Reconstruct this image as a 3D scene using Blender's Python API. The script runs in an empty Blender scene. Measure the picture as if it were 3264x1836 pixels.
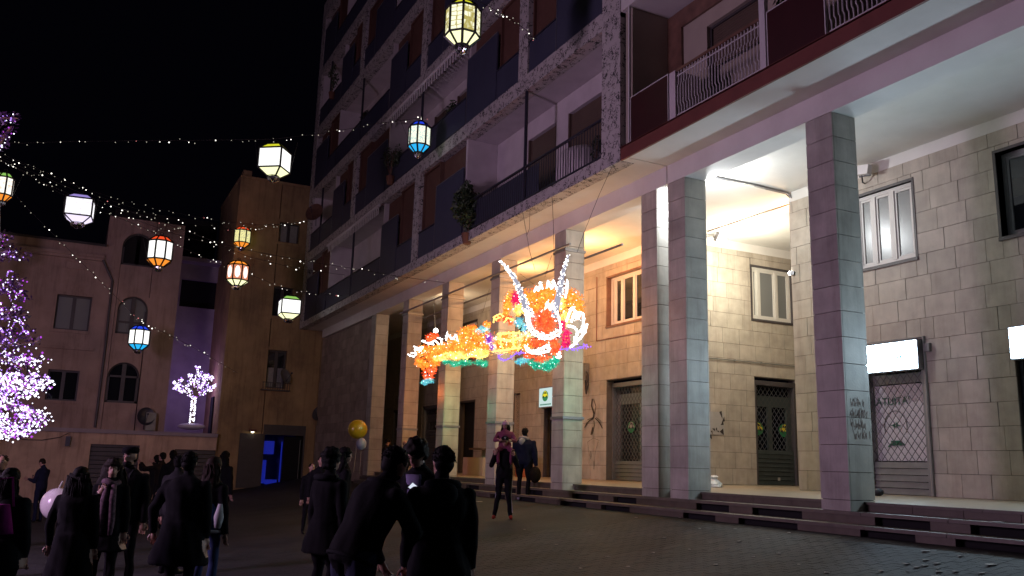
import bpy, bmesh, math, random
import numpy as np
from mathutils import Vector, Matrix
random.seed(7); np.random.seed(7)
scene = bpy.context.scene
COL = scene.collection

# ------------------------------------------------------------------ camera
IW, IH = 3264.0, 1836.0
FPX, PITCH, ROLL, YAW = 2773.347, 0.200841, 0.0278508, 0.462740
EYE = np.array([0.0, 0.0, 0.827])
cp, sp = math.cos(PITCH), math.sin(PITCH)
FW = np.array([math.sin(YAW)*cp, math.cos(YAW)*cp, sp])
_r0 = np.array([math.cos(YAW), -math.sin(YAW), 0.0]); _u0 = np.cross(_r0, FW)
RT = math.cos(ROLL)*_r0 + math.sin(ROLL)*_u0
UP = -math.sin(ROLL)*_r0 + math.cos(ROLL)*_u0
cam_d = bpy.data.cameras.new('camera'); cam = bpy.data.objects.new('camera', cam_d); COL.objects.link(cam)
cam_d.sensor_width = 36.0; cam_d.lens = 36.0*FPX/IW
cam_d.clip_start = 0.1; cam_d.clip_end = 2000.0
cam.matrix_world = Matrix(((RT[0], UP[0], -FW[0], EYE[0]), (RT[1], UP[1], -FW[1], EYE[1]), (RT[2], UP[2], -FW[2], EYE[2]), (0, 0, 0, 1)))
scene.camera = cam

# ------------------------------------------------------------------ world, exposure, lamps
world = bpy.data.worlds.new("World"); scene.world = world; world.use_nodes = True
bg = world.node_tree.nodes['Background']
bg.inputs[0].default_value = (0.10, 0.09, 0.22, 1); bg.inputs[1].default_value = 0.006   # black night sky
scene.view_settings.view_transform = 'Standard'; scene.view_settings.look = 'None'
scene.view_settings.exposure = 0.0; scene.view_settings.gamma = 1.0; scene.view_settings.use_curve_mapping = False
cy = scene.cycles
cy.use_denoising = True
try: cy.denoiser = 'OPENIMAGEDENOISE'
except Exception: pass
cy.max_bounces = 5; cy.diffuse_bounces = 3; cy.glossy_bounces = 2; cy.transmission_bounces = 2
cy.transparent_max_bounces = 6
cy.sample_clamp_indirect = 3.0; cy.sample_clamp_direct = 0.0
cy.use_light_tree = True; cy.caustics_reflective = False; cy.caustics_refractive = False

def lamp(name, loc, power, col, radius=0.1, kind='POINT', aim=None, spot=90, blend=0.6):
    d = bpy.data.lights.new(name, kind); d.energy = power; d.color = col; d.shadow_soft_size = radius
    o = bpy.data.objects.new(name, d); COL.objects.link(o); o.location = loc
    if kind == 'SPOT':
        d.spot_size = math.radians(spot); d.spot_blend = blend
        o.rotation_euler = (Vector(aim)-Vector(loc)).to_track_quat('-Z', 'Y').to_euler()
    return o
SIGN_E = 46.0
# lit arcade lamps
lamp('spot_light_alley', (14.5, 16.3, 5.9), 230, (1, .95, .76), .08)
lamp('flood_light_pillar', (11.05, 13.55, 6.2), 230, (.93, .98, 1.0), .08)
lamp('flood_light_corner', (14.35, 14.3, 6.45), 75, (1, .62, .32), .08)
lamp('arcade_lamp_far', (11.9, 28.9, 6.1), 55, (1, .72, .42), .10)
lamp('arcade_lamp_warm', (12.0, 19.7, 6.0), 230, (1, .43, .15), .12)
lamp('arcade_lamp_warm_2', (12.2, 23.4, 6.2), 120, (1, .48, .18), .12)
# light from the glowing dragon
lamp('dragon_glow_head', (9.95, 16.2, 4.3), 60, (1, .52, .26), .35)
lamp('dragon_glow_orange', (9.95, 19.8, 4.2), 90, (1, .46, .18), .35)
lamp('dragon_glow_body', (9.95, 23.4, 3.9), 55, (1, .42, .14), .35)
lamp('dragon_glow_tail', (9.85, 26.8, 3.1), 45, (1, .22, .04), .25)
lamp('dragon_glow_beard', (9.85, 16.5, 2.6), 30, (.14, 1, .55), .25)
lamp('dragon_glow_belly', (9.85, 23.9, 2.5), 30, (.12, 1, .50), .25)
lamp('dragon_glow_coil', (9.85, 20.4, 3.8), 22, (.15, .9, .85), .25)
# the big lit tree outside and inside the left edge
lamp('tree_glow_high', (-7.5, 13.0, 4.0), 2150, (.90, .60, .87), .9)
lamp('tree_glow_low', (-6.3, 14.0, 2.0), 800, (.76, .50, 1.0), .9)
# little tree on the terrace
lamp('terrace_tree_glow', (5.2, 43.2, 4.2), 60, (.42, .20, 1.0), .5)
# street lamps of the square, behind and left of the viewer
lamp('street_lamp_left', (-9.0, 32.0, 4.2), 250, (1.0, .62, .40), .25)
lamp('street_lamp_behind', (-3.0, -10.0, 9.0), 60, (.75, .85, 1.0), .25)


# ------------------------------------------------------------------ picture -> place
DS = IW/2576.0
def ray(x, y):
    d = FW*FPX + RT*(x-IW/2) - UP*(y-IH/2)
    return d/np.linalg.norm(d)
def aX(x, y, X): d = ray(x*DS, y*DS); return EYE + d*(X/d[0])
def aY(x, y, Y): d = ray(x*DS, y*DS); return EYE + d*(Y/d[1])
def aZ(x, y, Z): d = ray(x*DS, y*DS); return EYE + d*((Z-EYE[2])/d[2])
def aW(x, y, w): d = ray(x*DS, y*DS); return EYE + d*(w/(d@FW))
def gz(x, y):
    z0 = -0.85-0.008*max(y, 0)
    t = min(max(x, 0)/10.0, 1.0)
    return z0*(1-t**1.9)
def aG(x, y):
    d = ray(x*DS, y*DS); lo, hi = 0.5, 120.0
    for _ in range(50):
        m = (lo+hi)/2; p = EYE+d*m
        if p[2] > gz(p[0], p[1]): lo = m
        else: hi = m
    return EYE+d*lo

# ------------------------------------------------------------------ objects
ORG = {}
def tag(o, label=None, cat=None, group=None, kind=None):
    if label: o['label'] = label
    if cat: o['category'] = cat
    if group: o['group'] = group
    if kind: o['kind'] = kind
    return o
def thing(name, label, cat, loc=(0, 0, 0), group=None):
    o = bpy.data.objects.new(name, None); COL.objects.link(o); o.location = loc
    o.empty_display_size = 0.2
    ORG[o] = np.array(loc, float)
    return tag(o, label, cat, group)
def place(name, mesh, parent=None, at=None, scale=None, rot=None):
    o = bpy.data.objects.new(name, mesh); COL.objects.link(o)
    L = ORG.get(parent, np.zeros(3)) if parent is not None else np.zeros(3)
    if parent is not None: o.parent = parent
    p = np.zeros(3) if at is None else np.array(at, float)
    top = parent
    if at is not None: o.location = p-L
    if scale is not None: o.scale = scale
    if rot is not None: o.rotation_euler = rot
    ORG[o] = p if at is not None else L
    return o

class MB:
    def __init__(s): s.v = []; s.f = []; s.m = []; s.cm = 0
    def add(s, vs, fs):
        b = len(s.v); s.v.extend([tuple(map(float, q)) for q in vs]); s.f.extend([tuple(b+i for i in f) for f in fs]); s.m.extend([s.cm]*len(fs)); return s
    def box(s, x0, x1, y0, y1, z0, z1):
        x0, x1 = sorted((x0, x1)); y0, y1 = sorted((y0, y1)); z0, z1 = sorted((z0, z1))
        return s.add([(x0,y0,z0),(x1,y0,z0),(x1,y1,z0),(x0,y1,z0),(x0,y0,z1),(x1,y0,z1),(x1,y1,z1),(x0,y1,z1)],
                     [(3,2,1,0),(4,5,6,7),(0,1,5,4),(1,2,6,5),(2,3,7,6),(3,0,4,7)])
    def pb(s, ax, pl, a0, a1, z0, z1, d0, d1):
        if ax == 'X': return s.box(pl+d0, pl+d1, a0, a1, z0, z1)
        return s.box(a0, a1, pl+d0, pl+d1, z0, z1)
    def obox(s, c, ux, uy, uz):   # oriented box by half axes
        c = np.array(c, float); ux = np.array(ux, float); uy = np.array(uy, float); uz = np.array(uz, float)
        vs = [c+a*ux+b*uy+e*uz for e in (-1, 1) for a, b in ((-1,-1),(1,-1),(1,1),(-1,1))]
        return s.add(vs, [(3,2,1,0),(4,5,6,7),(0,1,5,4),(1,2,6,5),(2,3,7,6),(3,0,4,7)])
    def tube(s, pts, rad, n=6, caps=True, up=(0, 0, 1)):
        pts = [np.array(p, float) for p in pts]; k = len(pts)
        if not hasattr(rad, '__len__'): rad = [rad]*k
        vs = []
        prev = None
        for i, p in enumerate(pts):
            t = pts[min(i+1, k-1)]-pts[max(i-1, 0)]; t = t/(np.linalg.norm(t)+1e-9)
            if prev is None:
                a = np.array(up, float)
                if abs(t@a) > .95: a = np.array([1., 0, 0])
                u = np.cross(a, t)
            else: u = prev-(prev@t)*t
            u /= np.linalg.norm(u)+1e-9; w = np.cross(t, u); prev = u
            for j in range(n):
                th = 2*math.pi*j/n; vs.append(p+rad[i]*(math.cos(th)*u+math.sin(th)*w))
        fs = []
        for i in range(k-1):
            for j in range(n):
                fs.append((i*n+j, i*n+(j+1) % n, (i+1)*n+(j+1) % n, (i+1)*n+j))
        if caps: fs.append(tuple(range(n-1, -1, -1))); fs.append(tuple((k-1)*n+j for j in range(n)))
        return s.add(vs, fs)
    def ell(s, c, r, nu=10, nv=7, M=None):
        c = np.array(c, float); vs = []; fs = []
        if not hasattr(r, '__len__'): r = (r, r, r)
        vs.append((0, 0, -1))
        for i in range(1, nv):
            ph = -math.pi/2+math.pi*i/nv
            for j in range(nu):
                th = 2*math.pi*j/nu; vs.append((math.cos(ph)*math.cos(th), math.cos(ph)*math.sin(th), math.sin(ph)))
        vs.append((0, 0, 1)); vs = np.array(vs)*np.array(r)
        if M is not None: vs = vs@np.array(M).T
        vs = vs+c
        for j in range(nu): fs.append((0, 1+(j+1) % nu, 1+j))
        for i in range(nv-2):
            for j in range(nu):
                a = 1+i*nu; b = a+nu; fs.append((a+j, a+(j+1) % nu, b+(j+1) % nu, b+j))
        a = 1+(nv-2)*nu; t = len(vs)-1
        for j in range(nu): fs.append((a+j, a+(j+1) % nu, t))
        return s.add(vs, fs)
    def octa(s, c, r):
        x, y, z = c
        return s.add([(x+r,y,z),(x,y+r,z),(x-r,y,z),(x,y-r,z),(x,y,z+r),(x,y,z-r)],
                     [(0,1,4),(1,2,4),(2,3,4),(3,0,4),(1,0,5),(2,1,5),(3,2,5),(0,3,5)])
    def loft(s, rings, caps=True):
        n = len(rings[0]); vs = [p for r in rings for p in r]; fs = []
        for i in range(len(rings)-1):
            for j in range(n): fs.append((i*n+j, i*n+(j+1) % n, (i+1)*n+(j+1) % n, (i+1)*n+j))
        if caps: fs.append(tuple(range(n-1, -1, -1))); fs.append(tuple((len(rings)-1)*n+j for j in range(n)))
        return s.add(vs, fs)
    def prism(s, poly, off):      # polygon (3d points) extruded by off
        off = np.array(off, float); n = len(poly); poly = [np.array(p, float) for p in poly]
        vs = poly+[p+off for p in poly]
        fs = [tuple(range(n)), tuple(range(2*n-1, n-1, -1))]+[(j, n+j, n+(j+1) % n, (j+1) % n) for j in range(n)]
        return s.add(vs, fs)
    def mesh(s, name, mats, org=(0, 0, 0), smooth=False):
        me = bpy.data.meshes.new(name)
        v = np.array(s.v, float).reshape(-1, 3)-np.array(org)
        me.from_pydata(v.tolist(), [], s.f)
        if not isinstance(mats, (list, tuple)): mats = [mats]
        for m in mats: me.materials.append(m)
        if len(mats) > 1: me.polygons.foreach_set('material_index', s.m)
        if smooth: me.polygons.foreach_set('use_smooth', [True]*len(me.polygons))
        me.validate(); me.update(); return me
    def build(s, name, mats, parent=None, kind=None, smooth=False):
        L = ORG.get(parent, np.zeros(3)) if parent is not None else np.zeros(3)
        o = place(name, s.mesh(name, mats, L, smooth), parent)
        if kind: o['kind'] = kind
        return o
    def top(s, name, mats, label, cat, group=None, smooth=False, kind=None):   # a thing that is one mesh, origin at its base
        v = np.array(s.v); L = np.array([v[:, 0].mean(), v[:, 1].mean(), v[:, 2].min()])
        o = bpy.data.objects.new(name, s.mesh(name, mats, L, smooth)); COL.objects.link(o); o.location = L; ORG[o] = L
        return tag(o, label, cat, group, kind)

def rects_minus(r, holes):
    out = [r]
    for h in holes:
        nxt = []
        for (a0, a1, z0, z1) in out:
            if h[1] <= a0 or h[0] >= a1 or h[3] <= z0 or h[2] >= z1: nxt.append((a0, a1, z0, z1)); continue
            if h[0] > a0: nxt.append((a0, h[0], z0, z1))
            if h[1] < a1: nxt.append((h[1], a1, z0, z1))
            b0, b1 = max(a0, h[0]), min(a1, h[1])
            if h[2] > z0: nxt.append((b0, b1, z0, h[2]))
            if h[3] < z1: nxt.append((b0, b1, h[3], z1))
        out = nxt
    return [q for q in out if q[1]-q[0] > .03 and q[3]-q[2] > .03]

# ------------------------------------------------------------------ materials
def nodes(name):
    m = bpy.data.materials.new(name); m.use_nodes = True
    nt = m.node_tree; return m, nt, nt.nodes['Principled BSDF']
def mat(name, col, rough=.7, var=.25, scale=6.0, bump=.15, bscale=40.0, metal=0.0, spec=.5, rand=0.0, dirt=0.0, dcol=(.02, .018, .016), coat=0.0, streak=0.0):
    m, nt, b = nodes(name); N = nt.nodes.new; L = nt.links.new
    tc = N('ShaderNodeTexCoord'); n1 = N('ShaderNodeTexNoise'); n1.inputs['Scale'].default_value = scale; n1.inputs['Detail'].default_value = 6
    geo = N('ShaderNodeNewGeometry'); L(geo.outputs['Position'], n1.inputs['Vector'])
    hsv = N('ShaderNodeHueSaturation'); hsv.inputs['Color'].default_value = (*col, 1)
    mr = N('ShaderNodeMapRange'); mr.inputs['From Min'].default_value = .25; mr.inputs['From Max'].default_value = .75
    mr.inputs['To Min'].default_value = 1-var; mr.inputs['To Max'].default_value = 1+var; L(n1.outputs['Fac'], mr.inputs['Value'])
    val = mr.outputs['Result']
    if rand > 0:
        oi = N('ShaderNodeObjectInfo'); m2 = N('ShaderNodeMapRange'); m2.inputs['To Min'].default_value = 1-rand; m2.inputs['To Max'].default_value = 1+rand*.6
        L(oi.outputs['Random'], m2.inputs['Value']); mu = N('ShaderNodeMath'); mu.operation = 'MULTIPLY'
        L(val, mu.inputs[0]); L(m2.outputs['Result'], mu.inputs[1]); val = mu.outputs[0]
        m3 = N('ShaderNodeMapRange'); m3.inputs['To Min'].default_value = .4965; m3.inputs['To Max'].default_value = .5035
        fr = N('ShaderNodeMath'); fr.operation = 'FRACT'; m7 = N('ShaderNodeMath'); m7.operation = 'MULTIPLY'; m7.inputs[1].default_value = 7.31
        L(oi.outputs['Random'], m7.inputs[0]); L(m7.outputs[0], fr.inputs[0]); L(fr.outputs[0], m3.inputs['Value']); L(m3.outputs['Result'], hsv.inputs['Hue'])
    L(val, hsv.inputs['Value']); colout = hsv.outputs['Color']
    if dirt > 0:
        n3 = N('ShaderNodeTexNoise'); n3.inputs['Scale'].default_value = .9; n3.inputs['Detail'].default_value = 8; n3.inputs['Roughness'].default_value = .65
        L(geo.outputs['Position'], n3.inputs['Vector'])
        m4 = N('ShaderNodeMapRange'); m4.inputs['From Min'].default_value = .5; m4.inputs['From Max'].default_value = .78; m4.inputs['To Max'].default_value = dirt
        L(n3.outputs['Fac'], m4.inputs['Value'])
        mx = N('ShaderNodeMix'); mx.data_type = 'RGBA'; L(m4.outputs['Result'], mx.inputs[0]); L(colout, mx.inputs[6]); mx.inputs[7].default_value = (*dcol, 1); colout = mx.outputs[2]
    if streak > 0:      # rain-washed vertical stains
        mp = N('ShaderNodeMapping'); mp.inputs['Scale'].default_value = (4.5, 4.5, .45); L(geo.outputs['Position'], mp.inputs['Vector'])
        n5 = N('ShaderNodeTexNoise'); n5.inputs['Scale'].default_value = 1.0; n5.inputs['Detail'].default_value = 7; n5.inputs['Roughness'].default_value = .7; L(mp.outputs['Vector'], n5.inputs['Vector'])
        m6 = N('ShaderNodeMapRange'); m6.inputs['From Min'].default_value = .48; m6.inputs['From Max'].default_value = .72; m6.inputs['To Max'].default_value = streak; L(n5.outputs['Fac'], m6.inputs['Value'])
        mx2 = N('ShaderNodeMix'); mx2.data_type = 'RGBA'; mx2.blend_type = 'MULTIPLY'; L(m6.outputs['Result'], mx2.inputs[0]); L(colout, mx2.inputs[6]); mx2.inputs[7].default_value = (.42, .37, .33, 1); colout = mx2.outputs[2]
    L(colout, b.inputs['Base Color'])
    b.inputs['Roughness'].default_value = rough; b.inputs['Metallic'].default_value = metal
    b.inputs['Specular IOR Level'].default_value = spec
    if coat: b.inputs['Coat Weight'].default_value = coat
    if bump > 0:
        n2 = N('ShaderNodeTexNoise'); n2.inputs['Scale'].default_value = bscale; n2.inputs['Detail'].default_value = 4; L(geo.outputs['Position'], n2.inputs['Vector'])
        bp = N('ShaderNodeBump'); bp.inputs['Strength'].default_value = bump; bp.inputs['Distance'].default_value = .02
        L(n2.outputs['Fac'], bp.inputs['Height']); L(bp.outputs['Normal'], b.inputs['Normal'])
    return m
def emit(name, col, st, sample=False, base=(.02, .02, .02)):
    m, nt, b = nodes(name); b.inputs['Base Color'].default_value = (*base, 1); b.inputs['Emission Color'].default_value = (*col, 1); b.inputs['Emission Strength'].default_value = st
    if not sample:
        try: m.cycles.emission_sampling = 'NONE'
        except Exception: pass
    return m
def pane_mat(name, c1, c2, st, scale, kind='oval'):   # lit lantern glass with printed ornament
    m, nt, b = nodes(name); N = nt.nodes.new; L = nt.links.new
    tc = N('ShaderNodeTexCoord'); b.inputs['Base Color'].default_value = (.1, .1, .1, 1)
    if kind == 'star':
        v = N('ShaderNodeTexVoronoi'); v.feature = 'DISTANCE_TO_EDGE'; v.inputs['Scale'].default_value = scale; v.inputs['Randomness'].default_value = .35
        L(tc.outputs['Object'], v.inputs['Vector']); f = v.outputs['Distance']; lo, hi = .03, .13
    else:
        v = N('ShaderNodeTexNoise'); v.inputs['Scale'].default_value = scale; L(tc.outputs['Object'], v.inputs['Vector']); f = v.outputs['Fac']; lo, hi = .36, .52
    mr = N('ShaderNodeMapRange'); mr.inputs['From Min'].default_value = lo; mr.inputs['From Max'].default_value = hi; L(f, mr.inputs['Value'])
    mx = N('ShaderNodeMix'); mx.data_type = 'RGBA'; L(mr.outputs['Result'], mx.inputs[0]); mx.inputs[6].default_value = (*c2, 1); mx.inputs[7].default_value = (*c1, 1)
    L(mx.outputs[2], b.inputs['Emission Color']); b.inputs['Emission Strength'].default_value = st
    try: m.cycles.emission_sampling = 'NONE'
    except Exception: pass
    return m
def glass_mat(name, col=(.012, .014, .018), rough=.03, spec=.8):
    m, nt, b = nodes(name); b.inputs['Base Color'].default_value = (*col, 1); b.inputs['Roughness'].default_value = rough; b.inputs['Specular IOR Level'].default_value = spec
    return m
def terrazzo(name):
    m, nt, b = nodes(name); N = nt.nodes.new; L = nt.links.new
    geo = N('ShaderNodeNewGeometry'); n = N('ShaderNodeTexNoise'); n.inputs['Scale'].default_value = 9.5; n.inputs['Detail'].default_value = 1.5; n.inputs['Distortion'].default_value = 1.2
    L(geo.outputs['Position'], n.inputs['Vector'])
    a = N('ShaderNodeMath'); a.operation = 'SUBTRACT'; a.inputs[1].default_value = .5; L(n.outputs['Fac'], a.inputs[0])
    ab = N('ShaderNodeMath'); ab.operation = 'ABSOLUTE'; L(a.outputs[0], ab.inputs[0])
    n2 = N('ShaderNodeTexNoise'); n2.inputs['Scale'].default_value = 6.0; L(geo.outputs['Position'], n2.inputs['Vector'])
    th = N('ShaderNodeMapRange'); th.inputs['From Min'].default_value = .42; th.inputs['From Max'].default_value = .6; th.inputs['To Min'].default_value = 0.0; th.inputs['To Max'].default_value = .05; L(n2.outputs['Fac'], th.inputs['Value'])
    lt = N('ShaderNodeMath'); lt.operation = 'LESS_THAN'; L(ab.outputs[0], lt.inputs[0]); L(th.outputs['Result'], lt.inputs[1])
    mx = N('ShaderNodeMix'); mx.data_type = 'RGBA'; L(lt.outputs[0], mx.inputs[0]); mx.inputs[6].default_value = (.47, .44, .43, 1); mx.inputs[7].default_value = (.055, .052, .052, 1)
    L(mx.outputs[2], b.inputs['Base Color']); b.inputs['Roughness'].default_value = .8
    bp = N('ShaderNodeBump'); bp.invert = True; bp.inputs['Strength'].default_value = .7; bp.inputs['Distance'].default_value = .02; L(lt.outputs[0], bp.inputs['Height']); L(bp.outputs['Normal'], b.inputs['Normal'])
    return m
M = {}
M['stone'] = mat('travertine', (.41, .365, .305), .55, .17, 4, .15, 30, rand=.11, dirt=.45, dcol=(.21, .175, .135), streak=.35)
M['pillar'] = mat('pillar_stone', (.43, .405, .365), .5, .22, 2.6, .12, 30, rand=.13, dirt=.5, dcol=(.20, .175, .155), streak=.45)
M['joint'] = mat('joint_mortar', (.115, .098, .082), .9, .2)
M['plaster'] = mat('white_plaster', (.68, .66, .63), .8, .08, 1.2, .10, 25, dirt=.35, dcol=(.47, .44, .40))
M['loggia'] = mat('loggia_plaster', (.58, .53, .54), .85, .1, 2, .1, 50, dirt=.2, dcol=(.25, .21, .2))
M['cream'] = mat('cream_plaster', (.40, .345, .28), .85, .08, 2, .1, 50)
M['terrazzo'] = terrazzo('chipped_concrete')
M['redslab'] = mat('red_fascia', (.165, .045, .036), .6, .15, 3, .08, 40)
M['redpanel'] = mat('dark_red_panel', (.042, .008, .011), .45, .12, 3, .05, 40)
M['brownwall'] = mat('brown_marble', (.16, .085, .06), .4, .4, 4, .05, 40)
M['bluepanel'] = mat('blue_panel', (.052, .056, .092), .5, .1, 2, .05, 60)
M['shutter'] = mat('roller_shutter', (.125, .060, .043), .6, .15, 3, .05, 30)
M['shutter2'] = mat('dark_shutter', (.11, .075, .055), .55, .1, 3, .05, 30)
M['whitemetal'] = mat('white_metal', (.62, .6, .6), .4, .05, 4, 0)
M['darkmetal'] = mat('dark_metal', (.03, .03, .045), .4, .1, 4, 0)
M['greymetal'] = mat('grey_metal', (.25, .25, .26), .4, .1, 4, .05, 40, metal=.6)
M['grille'] = mat('grille_wire', (.07, .07, .07), .5, .1, 4, 0)
M['shopmetal'] = mat('shop_shutter_metal', (.21, .21, .20), .45, .15, 5, .05, 30, metal=.3)
M['greenmetal'] = mat('green_grey_metal', (.06, .075, .075), .45, .15, 5, .05, 30, metal=.3)
M['frame'] = mat('window_frame', (.6, .58, .54), .45, .05, 4, 0)
M['darkframe'] = mat('dark_frame', (.055, .048, .05), .5, .15, 4, 0)
M['glass'] = glass_mat('window_glass')
M['netglass'] = glass_mat('net_curtained_glass', (.17, .175, .175), .28, .6)
M['darkstone'] = mat('brown_stone', (.33, .265, .225), .7, .2, 3, .12, 30, rand=.2, dirt=.4, dcol=(.09, .065, .05))
M['curtain'] = mat('curtain', (.3, .3, .27), .9, .15, 12, 0)
M['dark'] = mat('dark_interior', (.006, .006, .007), .9, .1, 4, 0)
M['redstep'] = mat('red_step_stone', (.105, .086, .062), .55, .2, 5, .12, 40, rand=.12)
M['tread'] = mat('worn_tread', (.13, .112, .088), .5, .2, 6, .1, 50, dirt=.35, dcol=(.07, .055, .05))
M['floor'] = mat('portico_tiles', (.30, .24, .17), .32, .15, 5, .05, 40, rand=.08, dirt=.3, dcol=(.1, .08, .06))
M['ochre'] = mat('ochre_plaster', (.38, .26, .125), .9, .25, 1.1, .2, 20, dirt=.7, dcol=(.19, .115, .07), streak=.6)
M['pink'] = mat('pink_plaster', (.36, .255, .225), .9, .18, 1.2, .2, 20, dirt=.55, dcol=(.19, .13, .11), streak=.6)
M['base'] = mat('worn_base_plaster', (.56, .40, .30), .9, .2, 1.2, .2, 20, dirt=.6, dcol=(.24, .16, .115), streak=.7)
M['terracewall'] = mat('terrace_plaster', (.34, .29, .32), .9, .15, 1.5, .15, 30, dirt=.4, dcol=(.15, .13, .14))
M['roofdark'] = mat('dark_roof', (.05, .045, .05), .9, .2)
M['asphalt'] = mat('paving_base', (.0215, .0213, .0245), .8, .4, 1.3, .5, 14, spec=.25, dirt=.45, dcol=(.048, .046, .048))
M['sett'] = mat('lava_sett', (.0235, .0235, .0275), .75, .45, 1.3, .3, 40, spec=.25, rand=.12, dirt=.45, dcol=(.055, .053, .055))
M['black'] = mat('black_rubber', (.012, .012, .014), .6, .1, 4, 0)
M['cable'] = mat('cable', (.03, .025, .025), .7, .1, 4, 0)
M['leaf'] = mat('leaf', (.035, .06, .025), .6, .4, 9, 0)
M['pot'] = mat('terracotta', (.16, .07, .045), .8, .15)
M['paper'] = mat('paper_scrap', (.36, .34, .32), .8, .1)
M['bag'] = mat('plastic_bag', (.55, .62, .63), .35, .15, 6, .2, 20)
M['inkdark'] = mat('graffiti_ink', (.02, .014, .013), .7, .1, 4, 0)
M['inkred'] = mat('graffiti_red', (.24, .16, .14), .7, .1, 4, 0)

# ================================================================== SETTING
# ground: one curved sheet to the horizon
mb = MB(); xs = [-400, -120, -60, -30, -20, -15, -10, -7, -5, -3, -1, 0]+[i*.5 for i in range(1, 21)]+[11, 30, 120, 400]
ys = [-300, -60, -20, -5]+list(range(0, 62, 2))+[80, 140, 300, 800]
for y in ys:
    for x in xs: mb.v.append((x, y, gz(x, y)-.012-(.0 if x <= 10 else .02)))
nx = len(xs)
for j in range(len(ys)-1):
    for i in range(nx-1): mb.f.append((j*nx+i, j*nx+i+1, (j+1)*nx+i+1, (j+1)*nx+i)); mb.m.append(0)
ground = mb.build('ground', M['asphalt'], kind='structure', smooth=True)

# paving setts: the largest-showing ones single, the rest joined
def sett_pts():
    out = []
    sx, sy = .20, .125
    for j in range(int(40/sy)):
        y = 3.5+j*sy
        for i in range(int(15/sx)):
            x = -5+i*sx+(sx/2 if j % 2 else 0)
            if x > 9.85: continue
            d = np.array([x, y, gz(x, y)])-EYE; w = d@FW
            if w < 2: continue
            px = IW/2+FPX*(d@RT)/w; py = IH/2-FPX*(d@UP)/w
            if -120 < px < IW+120 and py < IH+160: out.append((w, x, y))
    return sorted(out)
SP = sett_pts(); near = SP[:300]
ub = MB(); ub.add([(-.098,-.0605,0),(.098,-.0605,0),(.098,.0605,0),(-.098,.0605,0),(-.0965,-.0592,.002),(.0965,-.0592,.002),(.0965,.0592,.002),(-.0965,.0592,.002)],
       [(4,5,6,7),(0,1,5,4),(1,2,6,5),(2,3,7,6),(3,0,4,7)])
sett_me = ub.mesh('sett', M['sett'])
for w, x, y in near:
    s = math.atan2(gz(x+.1, y)-gz(x-.1, y), .2)
    place('sett', sett_me, ground, (x, y, gz(x, y)-.012+random.uniform(0, .002)), None, (random.uniform(-.006, .006), -s+random.uniform(-.006, .006), random.uniform(-.03, .03)))
mb = MB()
for w, x, y in SP[300:]:
    if w > 16: continue
    h = random.uniform(-.001, .003); zs = [gz(x+a, y)-.012+h for a in (-.095, .095)]; u = random.uniform(-.004, .004)
    mb.add([(x-.098,y-.0605,zs[0]),(x+.098,y-.0605,zs[1]),(x+.098,y+.0605,zs[1]),(x-.098,y+.0605,zs[0]),
            (x-.0965,y-.0592,zs[0]+.0018),(x+.0965,y-.0592,zs[1]+.0018),(x+.0965,y+.0592,zs[1]+.0018),(x-.0965,y+.0592,zs[0]+.0018)],
           [(4,5,6,7),(0,1,5,4),(1,2,6,5),(2,3,7,6),(3,0,4,7)])
mb.build('paving_setts', M['sett'], ground, kind='stuff')

# ------------------------------------------------------------------ shared pieces
ubox = MB().box(-.5, .5, -.5, .5, -.5, .5)
UB = {}
def unit(name, m):
    if (name, m) not in UB: UB[(name, m)] = ubox.mesh(name, M[m])
    return UB[(name, m)]
def block(name, m, parent, x0, x1, y0, y1, z0, z1):
    return place(name, unit(name, m), parent, ((x0+x1)/2, (y0+y1)/2, (z0+z1)/2), (abs(x1-x0), abs(y1-y0), abs(z1-z0)))

def stone_wall(parent, name, ax, pl, a0, a1, z0, z1, holes, ch=.4, sl=.57, thick=.25, limit=300, near_first=True, m='stone', vis=None):
    """backing wall (one mesh) with cladding stones proud of it, each stone its own piece"""
    mb = MB()
    for q in rects_minus((a0, a1, z0, z1), holes): mb.pb(ax, pl, q[0], q[1], q[2], q[3], .012, thick)
    w = mb.build(name, M['joint'], parent)
    G = .0042; rs = []
    nrow = int(math.ceil((z1-z0)/ch))
    for r in range(nrow):
        b0 = z0+r*ch; b1 = min(z1, b0+ch); a = a0-(sl/2 if r % 2 else 0)-.13*((r*7) % 3)
        while a < a1:
            l = sl*random.choice((1, 1, 1, .94, 1.06))
            for q in rects_minus((max(a, a0), min(a+l, a1), b0, b1), holes) if min(a+l, a1)-max(a, a0) > .03 else []: rs.append(q)
            a += l
    rs.sort(key=lambda q: (q[0] if near_first else -q[0]))
    if vis: rs.sort(key=lambda q: (0 if vis(q) else 1))
    rest = MB()
    for k, q in enumerate(rs):
        d0 = random.uniform(-.004, .004)
        x = (q[0]+G, q[1]-G, q[2]+G, q[3]-G)
        if k < limit:
            if ax == 'X': block('stone', m, w, pl+d0, pl+.03, x[0], x[1], x[2], x[3])
            else: block('stone', m, w, x[0], x[1], pl+d0, pl+.03, x[2], x[3])
        else: rest.pb(ax, pl, x[0], x[1], x[2], x[3], d0, .03)
    if rest.f: rest.build('stones', M[m], w, kind='stuff')
    return w

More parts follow.
